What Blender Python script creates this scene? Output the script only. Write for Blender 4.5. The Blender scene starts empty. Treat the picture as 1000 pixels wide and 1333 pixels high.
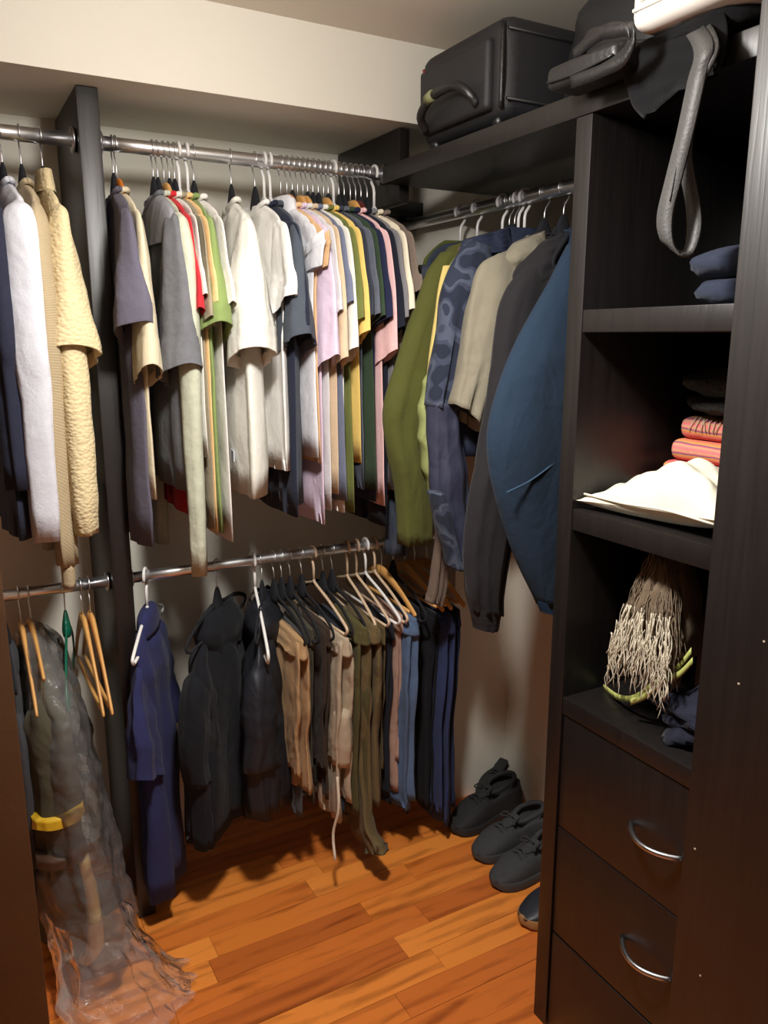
import bpy, bmesh, math, random
import numpy as np
from mathutils import Vector, Matrix, noise

scene = bpy.context.scene
COL = scene.collection
R = math.radians

# ------------------------------------------------------------------ camera
EYE = 1.5; PITCH = 12.4; YAW = 29.2; FPX = 1030.0
cam_d = bpy.data.cameras.new('camera'); cam = bpy.data.objects.new('camera', cam_d)
COL.objects.link(cam); scene.camera = cam
cam_d.sensor_fit = 'VERTICAL'; cam_d.sensor_height = 24.0; cam_d.sensor_width = 18.0
cam_d.lens = 24.0 * FPX / 1333.0
cam_d.clip_start = 0.02
cam.location = (0, 0, EYE)
cam.rotation_euler = (R(90 - PITCH), 0, R(-YAW))

# ------------------------------------------------------------------ world, light, exposure
world = bpy.data.worlds.new('world'); scene.world = world; world.use_nodes = True
world.node_tree.nodes['Background'].inputs[0].default_value = (0.9, 0.93, 1.0, 1)
world.node_tree.nodes['Background'].inputs[1].default_value = 0.02
LAMP = (0.45, 1.0, 2.02)       # bare bulb of the closet's ceiling lamp, just above the frame
ld = bpy.data.lights.new('lamp_bulb', 'POINT'); ld.shadow_soft_size = 0.055
ld.energy = 20; ld.color = (1.0, 0.965, 0.91)
lo = bpy.data.objects.new('lamp_bulb', ld); COL.objects.link(lo); lo.location = LAMP
l2 = bpy.data.lights.new('lamp_diffuser', 'AREA'); l2.shape = 'DISK'; l2.size = 0.16; l2.energy = 17; l2.color = (1.0, 0.965, 0.91)
l2o = bpy.data.objects.new('lamp_diffuser', l2); COL.objects.link(l2o); l2o.location = (LAMP[0], LAMP[1], LAMP[2] - .06)
scene.view_settings.view_transform = 'Standard'
scene.view_settings.look = 'None'
scene.view_settings.exposure = 0.14
scene.view_settings.gamma = 1.0
scene.view_settings.use_curve_mapping = False

# ------------------------------------------------------------------ measured layout of the room (metres)
SOFF_Y, SOFF_Z, CEIL_Z = 1.82, 2.02, 2.20
BACK_Y, RIGHT_X, LEFT_X, FRONT_Y = 2.22, 1.56, -0.85, -0.75
ROD_Y, ROD_Z, LOW_Z = 1.945, 1.92, 0.92
ROD2_X, ROD2_Z = 1.30, 1.835
FAC_X = 1.035
POST0, POST1, POST_Y = 0.3185, 0.364, 1.897
cp, sp_ = math.cos(R(PITCH)), math.sin(R(PITCH))
ch, sh = math.cos(R(YAW)), math.sin(R(YAW))

def ray(px, py):
    x = (px - 500) / FPX; y = (666.5 - py) / FPX
    f = cp + y * sp_; u = y * cp - sp_
    return (x * ch + f * sh, -x * sh + f * ch, u)
def atX(px, py, X):
    d = ray(px, py); t = X / d[0]; return (d[1] * t, EYE + d[2] * t)
def atY(px, py, Y):
    d = ray(px, py); t = Y / d[1]; return (d[0] * t, EYE + d[2] * t)
def atZ(px, py, Z):
    d = ray(px, py); t = (Z - EYE) / d[2]; return (d[0] * t, d[1] * t)

# ------------------------------------------------------------------ helpers
def lin(c):
    return tuple(((v / 255) / 12.92 if v / 255 <= 0.04045 else ((v / 255 + 0.055) / 1.055) ** 2.4) for v in c)

def cat(pts, n):
    """Catmull-Rom resample of a list of tuples to n points."""
    P = np.array(pts, float)
    if P.ndim == 1: P = P[:, None]
    m = len(P)
    if m == 1: return np.repeat(P, n, 0)
    if m == 2:
        t = np.linspace(0, 1, n)[:, None]; return P[0] * (1 - t) + P[1] * t
    d = np.linalg.norm(np.diff(P, axis=0), axis=1)
    out = np.zeros((n, P.shape[1]))
    T = np.linspace(0, m - 1, n)
    Q = np.vstack([2 * P[0] - P[1], P, 2 * P[-1] - P[-2]])
    for i, t in enumerate(T):
        k = min(int(t), m - 2); s = t - k
        a, b, c, e = Q[k], Q[k + 1], Q[k + 2], Q[k + 3]
        out[i] = 0.5 * (2 * b + (c - a) * s + (2 * a - 5 * b + 4 * c - e) * s * s + (3 * b - a - 3 * c + e) * s ** 3)
    return out

class MB:
    def __init__(self): self.v = []; self.f = []
    def add(self, vs, fs):
        o = len(self.v); self.v += [tuple(map(float, p)) for p in vs]; self.f += [tuple(i + o for i in q) for q in fs]; return self
    def box(self, lo, hi):
        (a, b, c), (d, e, f) = lo, hi
        return self.add([(a, b, c), (d, b, c), (d, e, c), (a, e, c), (a, b, f), (d, b, f), (d, e, f), (a, e, f)],
                        [(0, 3, 2, 1), (4, 5, 6, 7), (0, 1, 5, 4), (1, 2, 6, 5), (2, 3, 7, 6), (3, 0, 4, 7)])
    def tube(self, pts, r, seg=8, n=None, flat=None, up=(0, 0, 1)):
        P = cat(pts, n) if n else np.array(pts, float)
        m = len(P); rr = cat(r, m)[:, 0] if isinstance(r, (list, tuple)) else np.full(m, r)
        T = np.gradient(P, axis=0); T /= np.maximum(np.linalg.norm(T, axis=1), 1e-9)[:, None]
        ref = np.array(up, float)
        if abs(T[0] @ ref) > 0.9: ref = np.array((1.0, 0.3, 0))
        N = ref - T[0] * (T[0] @ ref); N /= np.linalg.norm(N)
        vs = []; fl = flat or 1.0
        for i in range(m):
            N = N - T[i] * (T[i] @ N); N /= max(np.linalg.norm(N), 1e-9)
            B = np.cross(T[i], N)
            for k in range(seg):
                a = 2 * math.pi * k / seg
                vs.append(P[i] + rr[i] * (math.cos(a) * N + fl * math.sin(a) * B))
        fs = []
        for i in range(m - 1):
            for k in range(seg):
                k2 = (k + 1) % seg
                fs.append((i * seg + k, i * seg + k2, (i + 1) * seg + k2, (i + 1) * seg + k))
        fs.append(tuple(range(seg))[::-1]); fs.append(tuple((m - 1) * seg + k for k in range(seg)))
        return self.add(vs, fs)
    def ribbon(self, pts, width_dirs, th, n=30):
        """flat band with thickness: centre pts, per-point half-width vectors."""
        P = cat(pts, n); W = cat(width_dirs, n)
        T = np.gradient(P, axis=0); vs = []; fs = []
        for i in range(n):
            N = np.cross(T[i], W[i]); N = N / max(np.linalg.norm(N), 1e-9) * th / 2
            vs += [P[i] - W[i] - N, P[i] + W[i] - N, P[i] + W[i] + N, P[i] - W[i] + N]
        for i in range(n - 1):
            for k in range(4):
                k2 = (k + 1) % 4; fs.append((i * 4 + k, i * 4 + k2, i * 4 + 4 + k2, i * 4 + 4 + k))
        fs += [(3, 2, 1, 0), tuple((n - 1) * 4 + k for k in range(4))]
        return self.add(vs, fs)
    def strip(self, L, Rr, th, nc=0.0, rows=26, seg=28, amp=0.006, freq=3.0, seed=0, lip=True, closed=False, drape=0.0, puff=None, ex=(0.85, 1.0)):
        """hanging cloth tube; L and Rr are the two edges as (u, z) lists, th half thickness along n."""
        rnd = random.Random(seed)
        A = cat(L, rows); B = cat(Rr, rows)
        TH = cat(th, rows)[:, 0] if isinstance(th, (list, tuple)) else np.full(rows, th)
        NC = cat(nc, rows)[:, 0] if isinstance(nc, (list, tuple)) else np.full(rows, nc)
        ph = [rnd.uniform(0, 6.28) for _ in range(8)]
        k1, k2 = freq * rnd.uniform(.8, 1.2), freq * rnd.uniform(1.7, 2.3)
        vs = []; fs = []
        def pt(i, phi, sc=1.0, dz=0.0):
            t = i / (rows - 1); c = math.cos(phi); s = math.sin(phi)
            cs = math.copysign(abs(c) ** ex[0], c); ss = math.copysign(abs(s) ** ex[1], s)
            C = (A[i] + B[i]) / 2; H = (B[i] - A[i]) / 2
            q = C + H * cs * sc
            g = 0.15 + 0.85 * t
            fo = amp * g * (math.sin(k1 * 3.1 * cs + ph[0] + 1.3 * t) + 0.55 * math.sin(k2 * 3.1 * cs + ph[1] - 1.9 * t))
            side = amp * 0.45 * g * math.sin(k2 * 4.3 * cs + ph[2 if s > 0 else 3] + 2.5 * t)
            fo += drape * t * cs
            wr = amp * 0.35 * math.sin(9 * t + 4 * cs + ph[4]) * math.sin(17 * t - 3 * cs * (1 if s > 0 else -1) + ph[5])
            tt = TH[i]
            if puff: tt *= 0.72 + 0.34 * abs(math.sin(math.pi * puff * t)) ** 0.6
            n = NC[i] + tt * ss * sc + (fo + side * ss + wr * ss)
            zz = q[1] + dz + 0.25 * amp * g * math.sin(5 * cs + ph[6])
            uu = q[0] + 0.4 * amp * math.sin(11 * t + ph[7]) * g
            if puff: uu += 0.012 * cs * abs(math.sin(math.pi * puff * t))
            return (uu, n, zz)
        for i in range(rows):
            for k in range(seg): vs.append(pt(i, 2 * math.pi * k / seg))
        nr = rows
        if lip and not closed:
            for (sc, dz) in ((0.95, 0.0), (0.88, 0.025)):
                for k in range(seg): vs.append(pt(rows - 1, 2 * math.pi * k / seg, sc, dz))
                nr += 1
        for i in range(nr - 1):
            for k in range(seg):
                j = (k + 1) % seg
                fs.append((i * seg + k, (i + 1) * seg + k, (i + 1) * seg + j, i * seg + j))
        fs.append(tuple(range(seg)))
        if closed: fs.append(tuple((nr - 1) * seg + k for k in range(seg))[::-1])
        so = Vector((seed * 1.37 % 50, seed * .73 % 50, 3))
        out = []
        for p in vs:
            q = noise.noise_vector(Vector(p) * 10 + so); q2 = noise.noise_vector(Vector(p) * 26 + so)
            out.append((p[0] + amp * .55 * q[0], p[1] + amp * (.8 * q[1] + .25 * q2[1]), p[2] + amp * .3 * q[2]))
        return self.add(out, fs)
    def build(self, name, mat, parent=None, smooth=True, bevel=0, label=None, kind=None, subsurf=0):
        me = bpy.data.meshes.new(name); me.from_pydata(self.v, [], self.f); me.update()
        bm = bmesh.new(); bm.from_mesh(me); bmesh.ops.recalc_face_normals(bm, faces=bm.faces)
        if bevel: bmesh.ops.bevel(bm, geom=list(bm.edges), offset=bevel, segments=2, affect='EDGES', profile=0.6)
        bm.to_mesh(me); bm.free()
        if smooth:
            for p in me.polygons: p.use_smooth = True
            if bevel or smooth == 'auto':
                try: me.set_sharp_from_angle(angle=R(40))
                except Exception: pass
        me.materials.append(mat)
        o = bpy.data.objects.new(name, me); COL.objects.link(o)
        if parent: o.parent = parent
        if label: o['label'] = label
        if kind: o['kind'] = kind
        if subsurf:
            m = o.modifiers.new('s', 'SUBSURF'); m.levels = subsurf; m.render_levels = subsurf
        return o

def tag(o, label, cat_, group=None):
    o['label'] = label; o['category'] = cat_
    if group: o['group'] = group
    return o
def thing(name, label, cat_, loc=(0, 0, 0), rz=0.0, group=None):
    o = bpy.data.objects.new(name, None); COL.objects.link(o); o.empty_display_size = 0.05
    o.location = loc; o.rotation_euler = (0, 0, rz)
    return tag(o, label, cat_, group)
def struct(o): o['kind'] = 'structure'; return o

# ------------------------------------------------------------------ materials
def nodes_of(name):
    m = bpy.data.materials.new(name); m.use_nodes = True
    nt = m.node_tree; return m, nt, nt.nodes['Principled BSDF']
def N(nt, t, **kw):
    n = nt.nodes.new(t)
    for k, v in kw.items():
        if k in n.inputs: n.inputs[k].default_value = v
        else: setattr(n, k, v)
    return n
def simple(name, rgb, rough=0.5, metal=0.0, noise=0.0, nscale=20, bump=0.0, bscale=200, spec=0.5):
    m, nt, b = nodes_of(name); c = lin(rgb)
    b.inputs['Roughness'].default_value = rough; b.inputs['Metallic'].default_value = metal
    b.inputs['Specular IOR Level'].default_value = spec
    tc = N(nt, 'ShaderNodeTexCoord'); no = N(nt, 'ShaderNodeTexNoise', Scale=nscale, Detail=4.0)
    nt.links.new(tc.outputs['Object'], no.inputs['Vector'])
    mx = N(nt, 'ShaderNodeMix', data_type='RGBA')
    mx.inputs[6].default_value = (*[v * (1 - noise) for v in c], 1); mx.inputs[7].default_value = (*[min(1, v * (1 + noise)) for v in c], 1)
    nt.links.new(no.outputs['Fac'], mx.inputs[0]); nt.links.new(mx.outputs[2], b.inputs['Base Color'])
    if bump:
        n2 = N(nt, 'ShaderNodeTexNoise', Scale=bscale, Detail=3.0); bp = N(nt, 'ShaderNodeBump', Strength=bump, Distance=0.004)
        nt.links.new(tc.outputs['Object'], n2.inputs['Vector']); nt.links.new(n2.outputs['Fac'], bp.inputs['Height'])
        nt.links.new(bp.outputs['Normal'], b.inputs['Normal'])
    return m

_cloth = {}
def cloth(rgb, kind='jersey'):
    key = (tuple(rgb), kind)
    if key in _cloth: return _cloth[key]
    m, nt, b = nodes_of('cloth_' + kind); c = lin(rgb)
    L = nt.links.new
    b.inputs['Roughness'].default_value = 0.55 if kind in ('nylon', 'puffer') else 0.92
    b.inputs['Specular IOR Level'].default_value = 0.35 if kind in ('nylon', 'puffer') else 0.15
    if kind not in ('nylon', 'puffer'):
        b.inputs['Sheen Weight'].default_value = 0.05; b.inputs['Sheen Roughness'].default_value = 0.5
    tc = N(nt, 'ShaderNodeTexCoord')
    no = N(nt, 'ShaderNodeTexNoise', Scale=14.0, Detail=5.0, Roughness=0.65)
    L(tc.outputs['Object'], no.inputs['Vector'])
    mx = N(nt, 'ShaderNodeMix', data_type='RGBA')
    k = 0.22 if kind in ('denim', 'heather') else 0.10
    mx.inputs[6].default_value = (*[v * (1 - k) for v in c], 1); mx.inputs[7].default_value = (*[min(1, v * (1 + k)) for v in c], 1)
    if kind in ('denim', 'heather'):
        no.inputs['Scale'].default_value = 60 if kind == 'heather' else 22
    L(no.outputs['Fac'], mx.inputs[0]); out = mx.outputs[2]
    if kind == 'camo':
        n3 = N(nt, 'ShaderNodeTexNoise', Scale=16.0, Detail=1.0); L(tc.outputs['Object'], n3.inputs['Vector'])
        rp = N(nt, 'ShaderNodeValToRGB'); rp.color_ramp.interpolation = 'CONSTANT'
        e = rp.color_ramp.elements; e[0].position = 0; e[0].color = (*lin((40, 45, 60)), 1)
        e[1].position = 0.47; e[1].color = (*lin((60, 66, 84)), 1)
        for p_, q_ in ((0.53, (76, 83, 100)), (0.60, (48, 54, 70))):
            x = e.new(p_); x.color = (*lin(q_), 1)
        L(n3.outputs['Fac'], rp.inputs[0]); out = rp.outputs[0]
    if kind == 'stripe':
        wv = N(nt, 'ShaderNodeTexWave', Scale=7.0, Distortion=1.5); wv.bands_direction = 'Z'
        L(tc.outputs['Object'], wv.inputs['Vector'])
        rp = N(nt, 'ShaderNodeValToRGB'); e = rp.color_ramp.elements
        e[0].color = (*lin((205, 90, 95)), 1); e[1].color = (*lin((222, 120, 120)), 1)
        for p_, q_ in ((0.25, (225, 130, 90)), (0.45, (215, 150, 80)), (0.6, (90, 75, 120)), (0.72, (215, 95, 105)), (0.85, (200, 160, 120))):
            x = e.new(p_); x.color = (*lin(q_), 1)
        L(wv.outputs['Fac'], rp.inputs[0]); out = rp.outputs[0]
    L(out, b.inputs['Base Color'])
    # fine relief
    bp = N(nt, 'ShaderNodeBump', Strength=0.25, Distance=0.002); h = None
    if kind == 'rib':
        w = N(nt, 'ShaderNodeTexWave', Scale=150.0, Distortion=0.6); w.bands_direction = 'Z'; h = w.outputs['Fac']; bp.inputs['Strength'].default_value = 0.6; L(tc.outputs['Object'], w.inputs['Vector'])
    elif kind == 'cable':
        mp = N(nt, 'ShaderNodeMapping'); mp.inputs['Scale'].default_value = (95, 95, 150)
        L(tc.outputs['Object'], mp.inputs['Vector'])
        w = N(nt, 'ShaderNodeTexVoronoi', Scale=1.0); L(mp.outputs[0], w.inputs['Vector']); h = w.outputs['Distance']
        bp.inputs['Strength'].default_value = 0.7; bp.inputs['Distance'].default_value = 0.003; bp.invert = True
    elif kind == 'fur':
        w = N(nt, 'ShaderNodeTexNoise', Scale=120.0, Detail=6.0); h = w.outputs['Fac']; bp.inputs['Strength'].default_value = 1.0; bp.inputs['Distance'].default_value = 0.01; L(tc.outputs['Object'], w.inputs['Vector'])
    else:
        w = N(nt, 'ShaderNodeTexNoise', Scale=(26.0 if kind in ('nylon', 'crease') else 45.0), Detail=6.0, Roughness=0.7); h = w.outputs['Fac']; L(tc.outputs['Object'], w.inputs['Vector'])
        bp.inputs['Strength'].default_value = 0.5; bp.inputs['Distance'].default_value = 0.004
    if kind not in ('cable', 'fur', 'rib'):
        mc = N(nt, 'ShaderNodeMapping'); mc.inputs['Scale'].default_value = (9, 9, 5)
        L(tc.outputs['Object'], mc.inputs['Vector'])
        nb = N(nt, 'ShaderNodeTexNoise', Scale=1.0, Detail=2.0, Distortion=1.2); L(mc.outputs[0], nb.inputs['Vector'])
        b2 = N(nt, 'ShaderNodeBump', Strength=(0.75 if kind in ('nylon', 'crease') else 0.45), Distance=0.02); L(nb.outputs['Fac'], b2.inputs['Height'])
        L(b2.outputs['Normal'], bp.inputs['Normal'])
    L(h, bp.inputs['Height']); L(bp.outputs['Normal'], b.inputs['Normal'])
    _cloth[key] = m; return m

def dark_wood():
    m, nt, b = nodes_of('dark_stained_ash'); L = nt.links.new
    g = N(nt, 'ShaderNodeNewGeometry'); mp = N(nt, 'ShaderNodeMapping'); mp.inputs['Scale'].default_value = (90, 90, 5)
    L(g.outputs['Position'], mp.inputs['Vector'])
    no = N(nt, 'ShaderNodeTexNoise', Scale=1.0, Detail=5.0, Distortion=0.6); L(mp.outputs[0], no.inputs['Vector'])
    rp = N(nt, 'ShaderNodeValToRGB'); e = rp.color_ramp.elements
    e[0].position = 0.3; e[0].color = (*lin((15, 12, 12)), 1); e[1].position = 0.75; e[1].color = (*lin((27, 22, 21)), 1)
    L(no.outputs['Fac'], rp.inputs[0]); L(rp.outputs[0], b.inputs['Base Color'])
    b.inputs['Roughness'].default_value = 0.42; b.inputs['Specular IOR Level'].default_value = 0.6
    bp = N(nt, 'ShaderNodeBump', Strength=0.25, Distance=0.002); L(no.outputs['Fac'], bp.inputs['Height']); L(bp.outputs['Normal'], b.inputs['Normal'])
    return m
def plank_mat():
    m, nt, b = nodes_of('floor_plank'); L = nt.links.new
    g = N(nt, 'ShaderNodeNewGeometry'); oi = N(nt, 'ShaderNodeObjectInfo')
    ml = N(nt, 'ShaderNodeMath', operation='MULTIPLY'); ml.inputs[1].default_value = 37.0; L(oi.outputs['Random'], ml.inputs[0])
    mp = N(nt, 'ShaderNodeMapping'); mp.inputs['Scale'].default_value = (2.2, 13, 1); L(g.outputs['Position'], mp.inputs['Vector'])
    va = N(nt, 'ShaderNodeVectorMath', operation='ADD'); L(mp.outputs[0], va.inputs[0]); L(ml.outputs[0], va.inputs[1])
    no = N(nt, 'ShaderNodeTexNoise', Scale=1.0, Detail=5.0, Distortion=2.2); L(va.outputs[0], no.inputs['Vector'])
    wv = N(nt, 'ShaderNodeTexWave', Scale=0.5, Distortion=6.0, Detail=3.0); wv.bands_direction = 'Y'; L(va.outputs[0], wv.inputs['Vector'])
    rp = N(nt, 'ShaderNodeValToRGB'); e = rp.color_ramp.elements
    e[0].position = 0.0; e[0].color = (*lin((178, 96, 42)), 1); e[1].position = 1.0; e[1].color = (*lin((226, 140, 62)), 1)
    x = e.new(0.5); x.color = (*lin((206, 118, 50)), 1)
    x = e.new(0.22); x.color = (*lin((194, 106, 46)), 1)
    L(oi.outputs['Random'], rp.inputs[0])
    r2 = N(nt, 'ShaderNodeValToRGB'); e = r2.color_ramp.elements
    e[0].position = 0.32; e[0].color = (0.62, 0.52, 0.46, 1); e[1].position = 0.62; e[1].color = (1.16, 1.12, 1.05, 1)
    av = N(nt, 'ShaderNodeMath', operation='MULTIPLY_ADD'); L(wv.outputs['Fac'], av.inputs[0]); av.inputs[1].default_value = 0.22; L(no.outputs['Fac'], av.inputs[2])
    L(av.outputs[0], r2.inputs[0])
    mx = N(nt, 'ShaderNodeMix', data_type='RGBA', blend_type='MULTIPLY'); mx.inputs[0].default_value = 1.0
    L(rp.outputs[0], mx.inputs[6]); L(r2.outputs[0], mx.inputs[7]); L(mx.outputs[2], b.inputs['Base Color'])
    b.inputs['Roughness'].default_value = 0.33; b.inputs['Coat Weight'].default_value = 0.25; b.inputs['Coat Roughness'].default_value = 0.2
    return m
def plastic_film():
    m, nt, b = nodes_of('clear_plastic_film'); L = nt.links.new
    nt.nodes.remove(b); out = nt.nodes['Material Output']
    tr = N(nt, 'ShaderNodeBsdfTransparent'); tr.inputs[0].default_value = (0.97, 0.97, 0.97, 1)
    gl = N(nt, 'ShaderNodeBsdfGlossy', Roughness=0.2); gl.inputs[0].default_value = (1, 1, 1, 1)
    df = N(nt, 'ShaderNodeBsdfTranslucent'); df.inputs[0].default_value = (0.85, 0.84, 0.84, 1)
    d2 = N(nt, 'ShaderNodeBsdfDiffuse'); d2.inputs[0].default_value = (0.8, 0.79, 0.79, 1)
    tc = N(nt, 'ShaderNodeTexCoord')
    no = N(nt, 'ShaderNodeTexNoise', Scale=16.0, Detail=4.0, Distortion=1.5); L(tc.outputs['Object'], no.inputs['Vector'])
    vo = N(nt, 'ShaderNodeTexVoronoi', Scale=14.0); vo.feature = 'DISTANCE_TO_EDGE'; L(no.outputs['Color'], vo.inputs['Vector'])
    ad = N(nt, 'ShaderNodeMath', operation='ADD'); L(no.outputs['Fac'], ad.inputs[0]); L(vo.outputs['Distance'], ad.inputs[1])
    bp = N(nt, 'ShaderNodeBump', Strength=0.25, Distance=0.008); L(ad.outputs[0], bp.inputs['Height'])
    for s in (gl, d2, df): L(bp.outputs['Normal'], s.inputs['Normal'])
    fr = N(nt, 'ShaderNodeFresnel', IOR=1.25); L(bp.outputs['Normal'], fr.inputs['Normal'])
    m0 = N(nt, 'ShaderNodeMixShader'); m0.inputs[0].default_value = 0.5; L(df.outputs[0], m0.inputs[1]); L(d2.outputs[0], m0.inputs[2])
    m1 = N(nt, 'ShaderNodeMixShader'); m1.inputs[0].default_value = 0.2; L(tr.outputs[0], m1.inputs[1]); L(m0.outputs[0], m1.inputs[2])
    m2 = N(nt, 'ShaderNodeMixShader'); L(fr.outputs[0], m2.inputs[0]); L(m1.outputs[0], m2.inputs[1]); L(gl.outputs[0], m2.inputs[2])
    L(m2.outputs[0], out.inputs[0]); return m

M_WALL = simple('wall_paint', (226, 221, 208), 0.85, noise=0.03, nscale=3, bump=0.06, bscale=90)
M_CEIL = simple('ceiling_paint', (214, 204, 190), 0.9, noise=0.03, nscale=3)
M_DARK = dark_wood()
M_PLANK = plank_mat()
M_SUB = simple('subfloor', (60, 28, 14), 0.8)
M_CHROME = simple('chrome', (232, 232, 234), 0.34, 1.0, noise=0.04)
M_STEEL = simple('brushed_steel', (190, 190, 195), 0.28, 1.0, noise=0.05)
M_WPLAST = simple('white_plastic', (232, 230, 228), 0.35)
M_TPLAST = simple('beige_plastic', (205, 178, 150), 0.4)
M_VELVET = simple('black_velvet', (20, 21, 28), 0.9, bump=0.2, bscale=600)
M_GPLAST = simple('green_plastic', (16, 96, 74), 0.35)
M_BROWNW = simple('brown_wood', (80, 53, 31), 0.5, noise=0.25, nscale=9, bump=0.15, bscale=60)
M_OAKW = simple('light_hanger_wood', (214, 160, 92), 0.4, noise=0.12, nscale=12)
M_ORANGEW = simple('orange_hanger_wood', (196, 112, 34), 0.35, noise=0.15, nscale=12)
M_REDW = simple('dark_red_hanger_wood', (92, 34, 30), 0.35, noise=0.15, nscale=12)
M_BLKPL = simple('black_plastic', (22, 22, 24), 0.4)
M_NYLON = simple('black_nylon', (27, 27, 30), 0.6, noise=0.15, nscale=60, bump=0.25, bscale=500)
M_LEATHER = simple('black_leather', (24, 23, 24), 0.42, noise=0.2, nscale=30, bump=0.4, bscale=90)
M_STRAP = simple('grey_leather_strap', (64, 63, 62), 0.55, noise=0.15, nscale=40, bump=0.25, bscale=220)
M_STITCH = simple('stitching', (60, 60, 60), 0.8)
M_FILM = plastic_film()

# ================================================================== THE ROOM
fl = struct(MB().box((LEFT_X - .05, FRONT_Y - .05, -0.08), (RIGHT_X + .05, BACK_Y + .05, -0.011)).build('floor', M_SUB, smooth=False))
pm = MB().box((-.5, -.5, -.5), (.5, .5, .5)).build('plank', M_PLANK, fl, smooth=False)
rnd = random.Random(11); first = True; PW = 0.078
y = FRONT_Y; row = 0
while y < BACK_Y - .01:
    x = LEFT_X - rnd.uniform(0, .5)
    while x < RIGHT_X - .005:
        ln = rnd.choice((.34, .42, .5, .58, .66))
        a, b_ = max(x, LEFT_X), min(x + ln, RIGHT_X); c0, c1 = y, min(y + PW, BACK_Y)
        if b_ - a > .02:
            o = pm if first else pm.copy()
            if not first: COL.objects.link(o)
            first = False; top = rnd.uniform(-.0004, .0004)
            o.location = ((a + b_) / 2, (c0 + c1) / 2, top - .006); o.scale = (b_ - a - .0008, c1 - c0 - .0008, .012)
        x += ln
    y += PW; row += 1
struct(MB().box((LEFT_X, FRONT_Y, CEIL_Z), (RIGHT_X, SOFF_Y, CEIL_Z + .05)).build('ceiling', M_CEIL, smooth=False))
struct(MB().box((LEFT_X - .06, BACK_Y, -.011), (RIGHT_X + .06, BACK_Y + .06, CEIL_Z + .05)).build('wall_back', M_WALL, smooth=False))
struct(MB().box((RIGHT_X, FRONT_Y - .06, -.011), (RIGHT_X + .06, BACK_Y, CEIL_Z + .05)).build('wall_right', M_WALL, smooth=False))
struct(MB().box((LEFT_X - .06, FRONT_Y - .06, -.011), (LEFT_X, BACK_Y, CEIL_Z + .05)).build('wall_left', M_BROWNW, smooth=False))
struct(MB().box((LEFT_X, FRONT_Y - .06, -.011), (RIGHT_X, FRONT_Y, CEIL_Z + .05)).build('wall_front', M_WALL, smooth=False))
struct(MB().box((LEFT_X, SOFF_Y, SOFF_Z), (RIGHT_X, BACK_Y, CEIL_Z + .05)).build('wall_soffit', M_WALL, smooth=False, bevel=0))
struct(MB().box((1.345, 1.95, -.0), (RIGHT_X, BACK_Y, SOFF_Z)).build('wall_pillar', M_WALL, smooth=False))
# brown board at the left edge of the picture, end of the left-hand unit
struct(MB().box((-.07, 1.22, 0.0), (0.052, 1.26, CEIL_Z - .001)).build('trim_1', M_BROWNW, bevel=.002))
# tall dark door leaf standing in front of the drawer unit
dX0, dX1, dY0, dY1 = 0.945, 0.985, 0.36, 0.729
dr = struct(MB().box((dX0, dY0, .01), (dX1, dY1, CEIL_Z - .005)).build('door_1', M_DARK, bevel=.002))
MB().box((dX0 - .006, dY0 + .02, .06), (dX0 + .001, dY1 - .034, CEIL_Z - .06)).build('door_panel', M_DARK, dr, bevel=.002)
chips = MB(); rc = random.Random(3)
M_CHIP = simple('paint_chip', (190, 175, 155), 0.8)
for (px, py) in ((995, 835), (962, 890), (912, 1270), (905, 1105)):
    yy, zz = atX(px, py, dX0 - .006)
    MB().box((dX0 - .0068, yy - .0015, zz - .0012), (dX0 - .0058, yy + .0015, zz + .0012)).build('paint_chip', M_CHIP, dr, smooth=False)

lamp = thing('ceiling_lamp', 'white ceiling lamp holder above the middle of the closet', 'lamp', (LAMP[0], LAMP[1], CEIL_Z))
MB().tube([(0, 0, -.001), (0, 0, -.012), (0, 0, -.02)], [.055, .055, .03], 24).build('base', M_WPLAST, lamp)
MB().tube([(0, 0, -.018), (0, 0, -.06), (0, 0, -.115)], [.012, .016, .022], 16).build('socket', M_WPLAST, lamp)

# ================================================================== CLOSET JOINERY
up = MB().box((POST0, POST_Y, 0.0), (POST1, BACK_Y - .001, SOFF_Z - .001)).build('closet_upright', M_DARK, bevel=.0025)
tag(up, 'dark grained wooden upright panel dividing the two rod bays on the left', 'panel')

def rod(name, p0, p1, r, label, ends=(1, 1)):
    t = thing(name, label, 'rod', p0)
    v = Vector(p1) - Vector(p0)
    pts = [Vector((0, 0, 0)) + v * k / 6 for k in range(7)]
    MB().tube(pts, r, 20).build('bar', M_CHROME, t)
    d = v.normalized()
    for e, q in ((ends[0], Vector((0, 0, 0))), (ends[1], v - d * .008)):
        if e: MB().tube([q, q + d * .004, q + d * .008], [r * 1.75, r * 1.75, r * 1.5], 20).build('rod_socket', M_STEEL, t)
    return t
rod('closet_rod', (LEFT_X + .001, ROD_Y, ROD_Z), (POST0 - .001, ROD_Y, ROD_Z), .0155, 'bright chrome rod at upper left holding the sweaters')
rod('closet_rod', (POST1 + .001, ROD_Y, ROD_Z), (1.083, ROD_Y, ROD_Z), .0155, 'long upper chrome rod under the soffit holding the row of tees')
rod('closet_rod', (LEFT_X + .001, ROD_Y, LOW_Z), (POST0 - .001, ROD_Y, LOW_Z), .0135, 'lower left chrome rod above the plastic garment bag')
rod('closet_rod', (POST1 + .001, ROD_Y, LOW_Z), (1.344, ROD_Y, LOW_Z), .0135, 'lower right chrome rod holding the trousers')
rod('closet_rod', (ROD2_X, 1.157, ROD2_Z), (ROD2_X, BACK_Y - .001, ROD2_Z), .0155, 'chrome rod under the dark shelf holding the jackets')

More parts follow.
